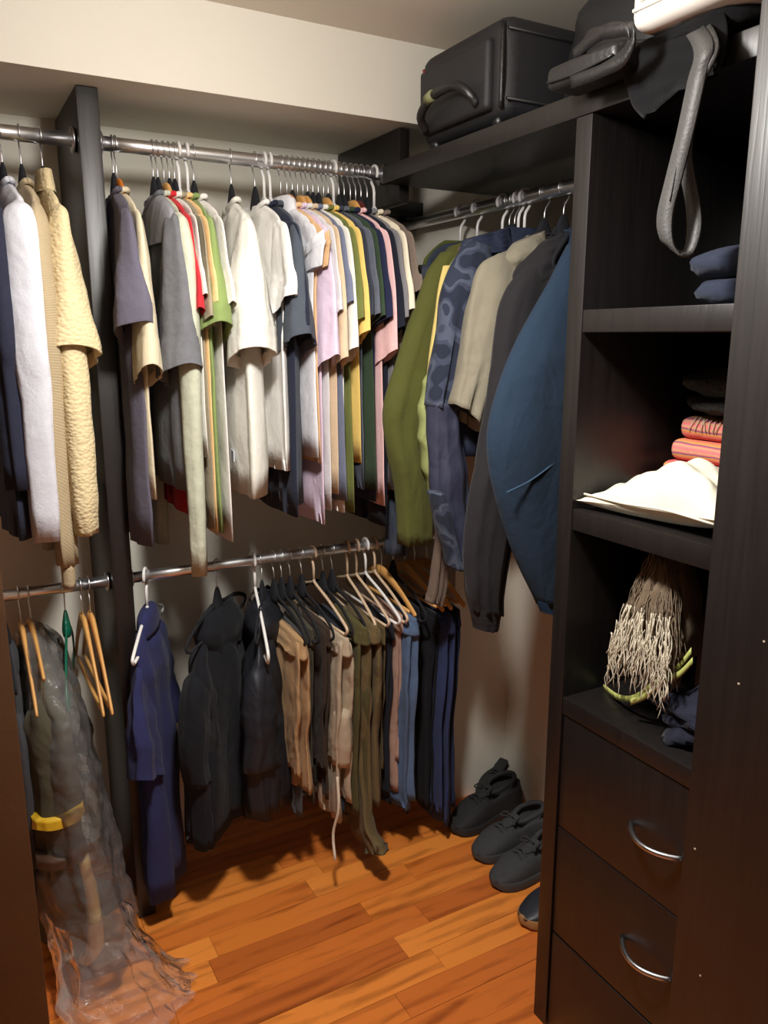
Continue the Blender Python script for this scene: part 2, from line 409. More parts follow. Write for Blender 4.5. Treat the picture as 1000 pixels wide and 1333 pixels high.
# top shelf over jacket rod and cabinet
tag(MB().box((FAC_X, .56, 1.88), (RIGHT_X - .001, 1.86, 1.92)).build('top_shelf', M_DARK, bevel=.002),
    'thick dark wooden top shelf carrying the suitcase and black bags', 'shelf')
sb = thing('rod_end_board', 'dark board under the soffit where the upper tee rod ends', 'board', (1.085, 1.862, 1.84))
MB().box((0, 0, 0), (.03, .355, .178)).build('board', M_DARK, sb, bevel=.002)
MB().box((.03, .30, .02), (.26, .355, .06)).build('cleat', M_DARK, sb, bevel=.002)

# drawer cabinet
CB = thing('drawer_cabinet', 'dark stained open cabinet with shelves and two drawers on the right', 'cabinet', (FAC_X, 1.155, 0))
cx1 = RIGHT_X - FAC_X - .002; YN = -.555
def cbox(name, lo, hi, par=CB, mat=None, bv=.002, **k): return MB().box(lo, hi).build(name, mat or M_DARK, par, bevel=bv, **k)
cbox('side_panel', (0, -.04, 0), (cx1, 0, 1.879)); cbox('side_panel', (0, YN, 0), (cx1, YN + .04, 1.879))
cbox('back_panel', (cx1 - .012, YN + .04, .02), (cx1, -.04, 1.879))
for z0, z1 in ((1.51, 1.55), (1.14, 1.181), (.757, .793)):
    cbox('shelf', (.001, YN + .0405, z0), (cx1 - .013, -.0405, z1))
for z0, z1, hz in ((.505, .754, .622), (.25, .502, .377)):
    d = cbox('drawer', (.004, YN + .043, z0), (.024, -.043, z1))
    cbox('drawer_box', (.0245, YN + .06, z0 + .02), (.45, -.06, z1 - .03), d)
    # bow handle
    yc = atX(853, 1092, FAC_X)[0] - 1.155
    hp = [(.006 - .036 * math.sin(math.pi * k / 14) ** .8, yc + .062 * (1 - 2 * k / 14), hz) for k in range(15)]
    MB().tube(hp, .0052, 10, flat=1.0).build('handle', M_STEEL, d, label='curved silver bow handle')
cbox('plinth', (.004, YN + .043, .005), (.024, -.043, .245))

# ================================================================== HANGERS
def hook_path(r=.019, drop=-.075):
    p = [(r * math.cos(R(a)), 0, r * math.sin(R(a))) for a in range(-35, 200, 20)]
    return p + [(-.013, 0, -.021), (-.003, 0, -.034), (0, 0, -.046), (0, 0, drop)]
def hanger(par_loc, rz, kind, label, group=None, hw=.2, drop=-.085, sl=.055, name=None):
    nm = {'velvet': 'velvet_hanger', 'white': 'plastic_hanger', 'tan': 'plastic_hanger', 'green': 'plastic_hanger'}.get(kind, 'wooden_hanger')
    t = thing(nm, label, 'hanger', par_loc, rz, group)
    mat = {'velvet': M_VELVET, 'white': M_WPLAST, 'tan': M_TPLAST, 'green': M_GPLAST, 'wood': M_OAKW, 'orange': M_ORANGEW, 'red': M_REDW}[kind]
    if kind in ('white', 'tan'):
        MB().tube(hook_path(.0195, drop), .0038, 10).build('hook', mat, t)
        for s in (1, -1):
            MB().tube([(0, 0, drop + .006), (s * .012, 0, drop - .004), (s * hw * .5, 0, drop - sl * .45), (s * hw * .92, 0, drop - sl * .95),
                       (s * hw, 0, drop - sl * 1.15), (s * (hw - .012), 0, drop - sl * 1.35)], .0042, 8, n=18).build('shoulder_arm', mat, t)
        MB().tube([(-(hw - .012), 0, drop - sl * 1.35), (0, 0, drop - sl * 1.4), (hw - .012, 0, drop - sl * 1.35)], .0038, 8, n=8).build('crossbar', mat, t)
        return t
    MB().tube(hook_path(.0185, drop), .0017, 8).build('hook', M_CHROME, t)
    if kind in ('velvet', 'green'):
        MB().tube([(0, 0, drop + .028), (0, 0, drop + .015), (0, 0, drop - .02), (0, 0, drop - .035)], [.006, .014, .026, .022], 12, n=12, flat=.42, up=(1, 0, 0)).build('head', mat, t)
        for s in (1, -1):
            MB().tube([(0, 0, drop + .012), (s * .014, 0, drop - .002), (s * .03, 0, drop - .02), (s * hw * .6, 0, drop - sl * .55), (s * hw * .95, 0, drop - sl),
                       (s * hw, 0, drop - sl * 1.3), (s * (hw - .02), 0, drop - sl * 1.5)], [.009, .008, .0065, .006, .006, .005, .004], 8, n=20, flat=.5, up=(0, 0, 1)).build('shoulder_arm', mat, t)
        MB().tube([(-(hw - .02), 0, drop - sl * 1.5), (0, 0, drop - sl * 1.55), (hw - .02, 0, drop - sl * 1.5)], .004, 8, n=8).build('crossbar', mat, t)
    else:
        for s in (1, -1):
            MB().tube([(0, 0, drop), (s * .03, 0, drop - .004), (s * hw * .6, 0, drop - sl * .5), (s * hw * .95, 0, drop - sl), (s * hw, 0, drop - sl * 1.1)],
                      [.017, .015, .010, .009, .007], 10, n=16, flat=.45).build('shoulder_arm', mat, t)
        MB().tube([(-(hw - .03), 0, drop - sl * 1.05), (0, 0, drop - sl * 1.05), (hw - .03, 0, drop - sl * 1.05)], .005, 8, n=8).build('crossbar', mat, t)
    return t

# ================================================================== TOPS ON A ROD
EXT = (.92, 1.1)
def top(name, label, cat_, loc, rz, rgb, kind='jersey', w=.205, zc=-.108, sl=.06, hem=-.75, sleeve=-.48, slth=.026, th=.02, long=False,
        seed=0, amp=.006, neck='crew', two=None, hemw=1.0, flare=.045, far=True, cuff=False):
    t = thing(name, label, cat_, loc, rz)
    m = cloth(rgb, kind); zs = zc - sl
    rg = random.Random(seed * 13 + 1); bw = w - .012 + rg.uniform(-.012, .008)
    Rr = [(.055, zc), (.12, zc - sl * .38), (w - .03, zc - sl * .85), (bw - .004, zs - .05), (bw - .016, zs - .16), (bw * hemw - .012, (zs + hem) / 2), (bw * hemw + rg.uniform(-.012, .006), hem + rg.uniform(-.008, .012))]
    L_ = [(-u, z) for u, z in Rr]
    MB().strip(L_, Rr, [.012, .016, th * .8, th, th, th * 1.1, th * 1.25], rows=30, seg=36, amp=amp, freq=2.6, seed=seed, ex=EXT, drape=rg.uniform(-.006, .006)).build('body', m, t)
    m2 = cloth(two, kind) if two else m
    for s in ((1, -1) if far else (1,)):
        if long:
            o_ = [(w - .035, zs + .012), (w + .004, zs - .012), (w + .03, zs - .09), (w + .03, zs - .25), (w + .015, (zs + sleeve) / 2 - .06), (w + .004, sleeve)]
            i_ = [(w - .07, zs + .005), (w - .085, zs - .06), (w - .09, zs - .14), (w - .075, zs - .27), (w - .06, (zs + sleeve) / 2 - .06), (w - .05, sleeve - .005)]
            tl = [.008, slth * .9, slth, slth * .95, slth * .85, slth * .7]
        else:
            o_ = [(w - .035, zs + .012), (w + .002, zs - .010), (w + flare * .55, zs - .09), (w + flare * .85, (zs + sleeve) / 2 - .02), (w + flare, sleeve + .03)]
            i_ = [(w - .07, zs + .005), (w - .09, zs - .05), (w - .10, zs - .11), (w - .095, (zs + sleeve) / 2 - .05), (w - .085, sleeve - .03)]
            tl = [.007, slth * .45, slth * .7, slth * .92, slth * 1.2]
        o_ = [(s * u, z) for u, z in o_]; i_ = [(s * u, z) for u, z in i_]
        sv = MB().strip(i_, o_, tl, rows=24, seg=30, amp=amp * .9, freq=1.5, seed=seed * 7 + s, ex=EXT).build('sleeve', m2, t)
        # stitched hem line
        if not long:
            hemv = MB(); rp_ = dict(rows=24, amp=amp * .9, freq=1.5, seed=seed * 7 + s, ex=EXT)
            q0 = MB().strip(i_, o_, [x * 1.012 + .0006 for x in tl], seg=30, **rp_)
            keep = [p for p in q0.v[20 * 30:24 * 30]]
            hemv.add(keep, [(r * 30 + k, (r + 1) * 30 + k, (r + 1) * 30 + (k + 1) % 30, r * 30 + (k + 1) % 30) for r in range(3) for k in range(30)]).build('sleeve_hem', m2, sv)
        elif cuff:
            MB().strip([(s * (w - .045), sleeve + .0), (s * (w - .04), sleeve - .05)], [(s * (w - .0), sleeve), (s * (w - .004), sleeve - .05)],
                       [slth * .6, slth * .55], rows=6, seg=22, amp=.001).build('cuff', m2, sv)
    if neck in ('crew', 'turtle'):
        h = .012 if neck == 'crew' else .05
        pts = [(.075 * math.cos(a), .014 * math.sin(a) * 1.0, zc + .004 - (.028 if math.sin(a) < 0 else .004) * (1 - abs(math.cos(a))) ) for a in np.linspace(0, 2 * math.pi, 25)]
        if neck == 'crew': MB().tube(pts, .006, 8).build('collar', m, t)
        else: MB().strip([(-.06, zc + .035), (-.072, zc - .01)], [(.06, zc + .035), (.072, zc - .01)], [.016, .02], rows=6, seg=24, amp=.001, lip=False).build('collar', m, t)
    elif neck == 'shirt':
        MB().strip([(-.05, zc + .028), (-.075, zc + .012), (-.085, zc - .03)], [(.05, zc + .028), (.075, zc + .012), (.085, zc - .03)], [.013, .021, .024], rows=8, seg=24, amp=.001, lip=True).build('collar', m, t)
    return t

def zof(px, py, X, Y):     # height at a given picture row for a point standing at distance hypot(X, Y)
    d = ray(px, py); return EYE + d[2] * math.hypot(X, Y) / math.hypot(d[0], d[1])

RZ1 = R(-90)
HK = {'v': 'velvet', 'w': 'white', 't': 'tan', 'o': 'orange', 'l': 'wood', 'r': 'red', 'g': 'green'}
HN = {'v': 'black velvet', 'w': 'white plastic', 't': 'beige plastic', 'o': 'orange wooden', 'l': 'light wooden', 'r': 'dark red wooden', 'g': 'green plastic'}
# hook px, colour, kind, sleeve row, hem row, long?, hanger, sleeve thickness, body thickness, yaw, words
T1 = [
 (137, (92, 88, 102), 'jersey', 436, 712, 0, 'v', .036, .018, -4, 'purple-grey tee next to the dark upright', {}),
 (150, (206, 194, 166), 'jersey', 492, 650, 0, 'o', .022, .014, 0, 'cream tee on an orange wooden hanger behind the purple-grey tee', {}),
 (198, (104, 105, 109), 'heather', 490, 640, 0, 'v', .036, .022, -3, 'two-tone grey tee with paler shoulders', {'neck': 'crew'}),
 (219, (216, 214, 208), 'jersey', 400, 600, 0, 'v', .010, .008, 0, 'thin white tee just right of the red tee', {}),
 (212, (196, 44, 52), 'jersey', 418, 678, 0, 'l', .012, .009, 0, 'bright red tee between sage and thin white tops', {}),
 (204, (186, 188, 168), 'heather', 756, 640, 1, 'v', .026, .010, 0, 'pale sage long-sleeved top reaching lowest of the upper row', {'cuff': False}),
 (226, (150, 140, 118), 'jersey', 428, 696, 0, 'v', .010, .009, 0, 'taupe tee squeezed beside the green tee', {}),
 (232, (224, 186, 132), 'jersey', 410, 690, 0, 'w', .008, .008, 0, 'peach tee on a white plastic hanger', {}),
 (243, (128, 146, 88), 'jersey', 436, 694, 0, 'w', .030, .014, -3, 'moss green tee with a wide short sleeve', {}),
 (251, (226, 220, 216), 'jersey', 410, 702, 0, 'v', .012, .010, 0, 'white top hanging just right of the green tee', {}),
 (300, (224, 222, 212), 'jersey', 468, 648, 0, 'v', .044, .034, -10, 'large cream-white tee with a small woven hem label', {'w': .215, 'hemw': 1.02}),
 (331, (228, 226, 222), 'jersey', 400, 620, 0, 'v', .020, .016, 0, 'plain white tee behind the cream-white tee', {}),
 (343, (38, 42, 58), 'jersey', 440, 672, 0, 'w', .014, .014, 0, 'dark navy tee between white and slate tees', {}),
 (351, (74, 80, 90), 'jersey', 452, 655, 0, 'w', .032, .016, -4, 'slate grey tee with a wide sleeve', {}),
 (365, (222, 222, 228), 'jersey', 330, 600, 0, 'r', .010, .008, 0, 'white collared shirt on a dark red hanger', {'neck': 'shirt'}),
 (373, (222, 184, 140), 'jersey', 330, 600, 0, 'o', .008, .008, 0, 'peach top behind the white collared shirt', {}),
 (380, (216, 196, 216), 'jersey', 478, 680, 0, 'v', .016, .010, 0, 'lilac pink tee with trailing pink hem', {}),
 (387, (214, 213, 214), 'jersey', 420, 662, 0, 'l', .010, .008, 0, 'light grey-white tee beside the lilac tee', {}),
 (394, (208, 184, 156), 'jersey', 480, 640, 0, 'l', .011, .008, 0, 'beige tee in the dense middle of the row', {}),
 (400, (112, 118, 140), 'jersey', 408, 652, 0, 'v', .008, .008, 0, 'dusty blue-grey tee in the dense row', {}),
 (407, (228, 224, 216), 'jersey', 468, 672, 0, 'v', .012, .009, 0, 'ivory tee in the middle of the dense row', {}),
 (414, (108, 114, 62), 'jersey', 430, 670, 0, 'v', .011, .010, 0, 'olive tee left of the yellow tee', {}),
 (421, (228, 196, 112), 'jersey', 446, 600, 0, 'l', .009, .008, 0, 'pale yellow tee in the dense row', {}),
 (427, (58, 62, 74), 'heather', 426, 640, 0, 'v', .009, .008, 0, 'dark charcoal tee right of the yellow tee', {}),
 (434, (92, 97, 108), 'heather', 424, 640, 0, 'w', .011, .008, 0, 'heather grey tee on a white plastic hanger', {}),
 (441, (54, 70, 52), 'jersey', 426, 640, 0, 'v', .010, .008, 0, 'dark forest green tee right of heather grey', {}),
 (448, (36, 40, 66), 'jersey', 428, 650, 0, 'v', .011, .008, 0, 'deep navy tee left of the pink tee', {}),
 (456, (232, 190, 190), 'jersey', 470, 660, 0, 'l', .010, .009, 0, 'salmon pink tee near the end of the row', {}),
 (463, (30, 32, 44), 'jersey', 440, 684, 0, 'r', .010, .009, 0, 'black-navy tee right of the pink tee', {}),
 (470, (124, 122, 126), 'jersey', 428, 640, 0, 'v', .010, .008, 0, 'mid grey tee near the end of the row', {}),
 (478, (224, 214, 192), 'jersey', 418, 640, 0, 'v', .016, .010, 0, 'cream tee second from the end of the row', {}),
 (487, (122, 108, 98), 'jersey', 392, 650, 0, 'w', .014, .012, 0, 'brown-taupe tee at the very end of the row', {}),
]
for i, (px, rgb, kd, ps, phm, lg, hk, st, bt, yw, words, ex) in enumerate(T1):
    X = atY(px, 182 + .1 * px, ROD_Y)[0]
    if X < POST1 + .03: X = POST1 + .03
    loc = (X, ROD_Y, ROD_Z); rz = RZ1 + R(yw)
    zs_ = zof(px + 40, ps, X, ROD_Y - .23) - ROD_Z; zh_ = zof(px + 35, phm, X, ROD_Y - .18) - ROD_Z
    hanger(loc, rz, HK[hk], '%s hanger holding the %s' % (HN[hk], words.split(' with ')[0].split(' on a')[0]), 'hangers on the upper tee rod', hw=.11, drop=-.088, sl=.072)
    kw = dict(w=.2); kw.update(ex)
    t = top('long_sleeved_top' if lg else 'tee_shirt', words, 'shirt', loc, rz, rgb, kd, hem=zh_, sleeve=zs_, slth=st, th=bt, long=bool(lg), seed=i + 5,
        amp=(.007 if bt > .015 else .003), flare=.045, **kw)
    t['group'] = 'tops on the upper rod'
    if px == 300:
        M_TAG = simple('woven_label', (205, 212, 225), .8, noise=.15, nscale=120)
        MB().box((.085, -.0405, zh_ + .085), (.135, -.0385, zh_ + .11)).build('hem_label', M_TAG, t, smooth=False, label='small pale woven label')
    if px == 198:
        m2 = cloth((140, 140, 146), 'heather')
        MB().strip([(-.06, -.105), (-.17, -.150), (-.196, -.21)], [(.06, -.105), (.17, -.150), (.206, -.22)], [.014, .022, .028], rows=12, seg=28, amp=.0, lip=False).build('yoke', m2, t, label='paler grey shoulder yoke')

# upper-left bay
T0 = [
 (-30, (40, 42, 58), 'jersey', 640, 700, 1, 'v', .03, .02, 0, 'dark navy long top at the left edge', dict(neck='crew')),
 (0, (200, 201, 210), 'jersey', 712, 640, 1, 'v', .042, .028, 2, 'white long-sleeved shirt at far left', dict(w=.21)),
 (25, (184, 166, 134), 'rib', 745, 660, 1, 'v', .024, .02, 0, 'beige fine-ribbed sweater with long sleeve', dict(cuff=True)),
 (53, (208, 190, 150), 'cable', 468, 690, 0, 'v', .045, .026, 0, 'cream cable-knit turtleneck sweater', dict(neck='turtle', flare=.03)),
]
for i, (px, rgb, kd, ps, phm, lg, hk, st, bt, yw, words, ex) in enumerate(T0):
    X = atY(px, 182 + .1 * px, ROD_Y)[0]; loc = (X, ROD_Y, ROD_Z); rz = RZ1 + R(yw)
    zs_ = zof(max(px, 0) + 40, ps, X, ROD_Y - .23) - ROD_Z; zh_ = zof(max(px, 0) + 35, phm, X, ROD_Y - .18) - ROD_Z
    hanger(loc, rz, HK[hk], 'black velvet hanger holding the %s' % words.split(' with')[0], 'hangers on the upper left rod', hw=.11, drop=-.088, sl=.072)
    kw = dict(w=.2); kw.update(ex)
    t = top('sweater' if i > 1 else 'long_sleeved_top', words, 'sweater' if i > 1 else 'shirt', loc, rz, rgb, kd, hem=zh_, sleeve=zs_, slth=st, th=bt, long=bool(lg), seed=i + 71, amp=.006, **kw)
    if i == 3:   # lower half of the near sleeve hangs below the folded-over part
        MB().strip([(.115, zs_ + .05), (.13, zs_ - .12), (.15, zs_ - .28), (.165, zs_ - .37)], [(.215, zs_ + .05), (.22, zs_ - .12), (.222, zs_ - .28), (.21, zs_ - .37)], [.03, .03, .027, .02], rows=20, seg=22, amp=.005, seed=4).build('sleeve', cloth(rgb, kd), t)

# ================================================================== JACKETS ON THE ROD UNDER THE SHELF (traced in each hanging plane)
RZ2 = R(180)
def jk(px, Yg):        # picture point -> (u, z) in the jacket's own plane
    X, Z = atY(px[0], px[1], Yg); return (-(X - ROD2_X), Z - ROD2_Z)
def jpart(t, name, Yg, Lp, Rp, th, rgb, kind, nc=0.0, amp=.006, seed=0, par=None, **k):
    return MB().strip([jk(p, Yg - nc_(nc)) for p in Lp], [jk(p, Yg - nc_(nc)) for p in Rp], th, nc=nc, amp=amp, seed=seed, rows=34, seg=32, **k).build(name, cloth(rgb, kind), par or t)
def nc_(nc): return nc if not isinstance(nc, (list, tuple)) else nc[0]
def jbody(t, rgb, kind, hem, Lp, Yg, th=.03, seed=0, amp=.007):
    """front and back panels: the near edge follows the traced shoulder, the far half mirrors it."""
    m = cloth(rgb, kind)
    E = [jk(p, Yg) for p in Lp]
    E = [(max(.03, min(u - .012, .2)), z) for u, z in E if z > hem + .12]
    E = [(.05, max(E[0][1] + .012, -.10))] + E + [(E[-1][0], hem)]
    n = len(E)
    MB().strip([(-u, z) for u, z in E], E, [.014] + [.02] + [th] * (n - 2), rows=32, seg=32, amp=amp, seed=seed).build('body', m, t)
    w, zs = .19, E[2][1] - .05
    MB().strip([(-(w + .03), zs), (-(w + .04), zs - .2), (-(w + .02), hem)], [(-(w - .07), zs + .02), (-(w - .06), zs - .2), (-(w - .05), hem)], [.016, .024, .02], rows=18, seg=20, amp=.004, seed=seed + 1).build('sleeve', m, t)

def hookY(px, py): return atX(px, py, ROD2_X)[0]
def jacket(name, label, cat_, px, py, hk, hl):
    Yg = hookY(px, py); loc = (ROD2_X, Yg, ROD2_Z)
    hanger(loc, RZ2, HK[hk], hl, 'hangers on the jacket rod', hw=.07, drop=-.085, sl=.07)
    return thing(name, label, cat_, loc, RZ2), Yg
# blue
t, Yg = jacket('jacket', 'smooth steel-blue zip jacket nearest the cabinet', 'jacket', 757, 247, 'v', 'metal-hooked hanger holding the steel-blue jacket')
B = (38, 53, 71)
L1 = [(742, 318), (704, 388), (664, 466), (641, 540), (638, 600), (651, 662), (674, 728), (703, 788)]
jbody(t, B, 'fleece', -.62, L1, Yg, th=.03, seed=1)
sv = jpart(t, 'sleeve', Yg, [(742, 318), (704, 388), (664, 466), (641, 540), (638, 600), (651, 662), (674, 728), (703, 788)],
      [(765, 322), (772, 395), (772, 470), (768, 540), (764, 600), (760, 662), (754, 728), (748, 793)], [.02, .035, .045, .05, .05, .045, .038, .03], B, 'fleece', nc=.045, amp=.004, seed=2)
jpart(t, 'cuff', Yg, [(700, 782), (706, 797)], [(748, 787), (747, 800)], [.032, .028], (34, 54, 78), 'rib', nc=.045, amp=.001, par=sv)
def seam(par, pts, Yg, off, r=.002, mat=None):
    q = [jk(p, Yg - off) for p in pts]; MB().tube([(u, off, z) for u, z in q], r, 6, n=14).build('seam', mat or cloth((60, 84, 108), 'jersey'), par)
seam(sv, [(660, 641), (690, 626), (715, 608), (738, 590)], Yg, .094)
# black hoodie
t, Yg = jacket('hoodie', 'charcoal-black hooded sweatshirt beside the blue jacket', 'hoodie', 735, 252, 'v', 'metal-hooked hanger holding the charcoal hoodie')
B = (40, 38, 41)
jbody(t, B, 'fleece', -.66, [(722, 312), (690, 345), (664, 372), (650, 420), (641, 480), (627, 560), (614, 640)], Yg, th=.035, seed=11)
sv = jpart(t, 'sleeve', Yg, [(690, 345), (664, 372), (650, 420), (641, 480), (627, 560), (614, 640), (606, 705), (608, 765), (614, 798)],
      [(722, 350), (712, 400), (706, 450), (700, 510), (690, 580), (676, 650), (662, 715), (652, 770), (650, 800)], [.02, .035, .04, .04, .04, .04, .038, .034, .026], B, 'fleece', nc=.03, amp=.008, seed=12)
jpart(t, 'cuff', Yg, [(613, 792), (619, 818)], [(652, 790), (645, 820)], [.03, .026], (40, 38, 41), 'rib', nc=.03, amp=.002, par=sv)
jpart(t, 'hood', Yg, [(704, 318), (690, 335), (672, 362), (690, 392)], [(728, 304), (752, 318), (756, 350), (742, 385)], [.02, .045, .05, .03], B, 'fleece', nc=.01, amp=.01, seed=14, closed=True)
# khaki shirt jacket
t, Yg = jacket('shirt_jacket', 'light khaki collared overshirt between hoodie and camouflage jacket', 'jacket', 710, 256, 'v', 'metal-hooked hanger holding the khaki overshirt')
B = (134, 128, 112)
jbody(t, B, 'crease', -.50, [(672, 318), (640, 332), (624, 346), (613, 385), (606, 430), (598, 480)], Yg, th=.028, seed=21)
sv = jpart(t, 'sleeve', Yg, [(650, 330), (624, 346), (613, 385), (606, 430), (598, 480), (591, 524)],
      [(700, 340), (690, 380), (676, 430), (660, 480), (640, 525), (624, 562)], [.018, .034, .04, .042, .042, .044], B, 'crease', nc=.02, amp=.007, seed=22)
jpart(t, 'collar', Yg, [(668, 318), (655, 338), (664, 358)], [(708, 300), (708, 330), (690, 350)], [.02, .034, .012], B, 'crease', nc=.03, amp=.003, seed=23, closed=True)
# camouflage jacket
t, Yg = jacket('camouflage_jacket', 'dark blue camouflage jacket with plain navy lower sleeve', 'jacket', 684, 262, 'w', 'white plastic hanger holding the camouflage jacket')
jbody(t, (44, 50, 70), 'nylon', -.62, [(640, 300), (612, 314), (592, 338), (578, 380), (570, 430), (562, 485), (557, 528)], Yg, th=.03, seed=31)
sv = jpart(t, 'sleeve', Yg, [(612, 314), (592, 338), (578, 380), (570, 430), (562, 485), (557, 528)], [(640, 325), (634, 360), (622, 400), (612, 440), (602, 490), (594, 532)],
      [.018, .034, .038, .04, .04, .04], (70, 78, 98), 'camo', nc=.025, amp=.006, seed=32)
jpart(t, 'lower_sleeve', Yg, [(557, 522), (557, 570), (561, 630), (570, 690), (586, 738)], [(595, 526), (598, 570), (606, 630), (612, 690), (612, 742)], [.039, .038, .036, .032, .028], (56, 58, 78), 'nylon', nc=.025, amp=.009, seed=33, par=sv)
jpart(t, 'lower_panel', Yg, [(560, 640), (572, 690), (584, 738)], [(574, 640), (588, 690), (600, 742)], [.03, .03, .026], (90, 98, 116), 'camo', nc=.06, amp=.004, seed=34, par=sv)
jpart(t, 'collar', Yg, [(604, 312), (596, 330)], [(662, 296), (668, 330)], [.02, .034], (44, 50, 70), 'nylon', nc=.01, amp=.004, seed=35, closed=True)
# yellow top
t, Yg = jacket('yellow_top', 'narrow yellow top peeking out left of the camouflage jacket', 'shirt', 676, 264, 'w', 'white plastic hanger holding the yellow top')
jbody(t, (196, 176, 110), 'jersey', -.5, [(620, 305), (600, 322), (584, 346), (577, 380), (571, 430), (564, 485), (558, 540)], Yg, th=.014, seed=41)
jpart(t, 'sleeve', Yg, [(577, 346), (570, 380), (563, 430), (557, 485), (552, 540)], [(606, 345), (604, 380), (600, 430), (594, 485), (586, 540)], [.01, .016, .018, .018, .018], (206, 184, 112), 'jersey', amp=.003, seed=42)
# puffer
t, Yg = jacket('puffer_jacket', 'light green quilted puffer jacket behind the camouflage jacket', 'jacket', 671, 265, 'v', 'metal-hooked hanger holding the green puffer jacket')
jbody(t, (142, 150, 98), 'puffer', -.6, [(610, 310), (590, 330), (575, 360), (566, 420), (562, 470), (552, 500)], Yg, th=.02, seed=51)
jpart(t, 'sleeve', Yg, [(562, 470), (548, 500), (542, 545), (546, 590), (556, 635), (566, 668), (574, 690)], [(600, 470), (596, 500), (590, 545), (588, 590), (588, 635), (590, 668), (590, 690)],
      [.02, .03, .034, .034, .03, .028, .024], (146, 154, 100), 'puffer', nc=.01, amp=.004, seed=52, puff=7)
# taupe long sleeve
t, Yg = jacket('taupe_cardigan', 'dark taupe garment whose narrow sleeve dangles below the puffer jacket', 'sweater', 664, 266, 'v', 'metal-hooked hanger holding the dark taupe garment')
jbody(t, (92, 78, 70), 'jersey', -.55, [(602, 312), (586, 330), (572, 360), (566, 420), (566, 480)], Yg, th=.014, seed=55)
jpart(t, 'sleeve', Yg, [(566, 600), (566, 660), (568, 705), (562, 745), (555, 784)], [(590, 600), (586, 660), (584, 705), (582, 745), (574, 788)], [.014, .016, .016, .016, .018], (104, 88, 78), 'jersey', amp=.004, seed=56)
# olive sweatshirt
t, Yg = jacket('sweatshirt', 'olive green sweatshirt with straight hem on the jacket rod', 'sweatshirt', 655, 268, 'w', 'white plastic hanger holding the olive sweatshirt')
B = (80, 82, 40)
jbody(t, B, 'fleece', -.55, [(590, 318), (574, 328), (556, 356), (541, 400), (523, 455), (510, 510)], Yg, th=.02, seed=61)
sv = jpart(t, 'sleeve', Yg, [(574, 328), (556, 356), (541, 400), (523, 455), (506, 510), (500, 545), (504, 585), (516, 635), (521, 708)],
      [(606, 326), (602, 360), (590, 400), (578, 455), (564, 510), (552, 560), (552, 610), (560, 660), (562, 706)], [.02, .028, .03, .03, .03, .03, .03, .03, .028], B, 'fleece', nc=.01, amp=.006, seed=62)
jpart(t, 'collar', Yg, [(584, 322), (578, 330)], [(612, 312), (614, 328)], [.02, .026], B, 'rib', amp=.002, seed=63, closed=True)
# two dark tops between olive and the tee rod
for (px, py, L_, R_, rgb, words, hk) in (
   (622, 275, [(548, 345), (542, 400), (534, 470), (520, 560), (510, 640), (503, 722)], [(578, 345), (572, 400), (562, 470), (550, 560), (540, 640), (532, 722)], (52, 58, 70), 'dark blue-grey jacket partly hidden left of the olive sweatshirt', 'w'),
   (600, 280, [(545, 345), (538, 400), (532, 470), (526, 560), (520, 640), (512, 690)], [(570, 345), (562, 400), (556, 470), (548, 560), (540, 640), (532, 694)], (88, 94, 44), 'dull olive long top at the corner end of the jacket rod', 'w')):
    t, Yg = jacket('long_jacket', words, 'jacket', px, py, hk, 'white plastic hanger holding the ' + words.split(' partly')[0].split(' at')[0])
    jbody(t, rgb, 'jersey', -.5, [(L_[0][0] + 22, 318), (L_[0][0] + 6, 332)] + L_[:4], Yg, th=.014, seed=px)
    jpart(t, 'sleeve', Yg, L_, R_, [.012, .02, .024, .026, .026, .024], rgb if px == 622 else (84, 90, 48), 'nylon' if px == 622 else 'jersey', nc=.0, amp=.006, seed=px + 1)

# ================================================================== LOWER ROD, RIGHT BAY
def lowX(px): return atY(px, 777.5 - .142 * px, ROD_Y)[0]
# navy polo, turned towards the room
X = lowX(189); loc = (X, ROD_Y, LOW_Z); rz = R(-90 - 24)
hanger(loc, rz, 'white', 'white plastic hanger holding the navy polo', 'hangers on the lower right rod', hw=.19)
t = top('polo_shirt', 'navy blue polo shirt turned towards the room on the lower rod', 'shirt', loc, rz, (46, 48, 88), 'jersey', w=.17, zc=-.11, sl=.08, hem=-.83, sleeve=-.46, slth=.03, th=.034, seed=201, amp=.011, neck='shirt', flare=.06)
MB().box((-.012, -.043, -.24), (.012, -.039, -.12)).build('placket', cloth((40, 42, 78), 'jersey'), t, smooth=False)
for k in range(3): MB().tube([(0, -.0445, -.14 - .035 * k), (0, -.047, -.14 - .035 * k)], .0045, 10).build('button', M_WPLAST, t)
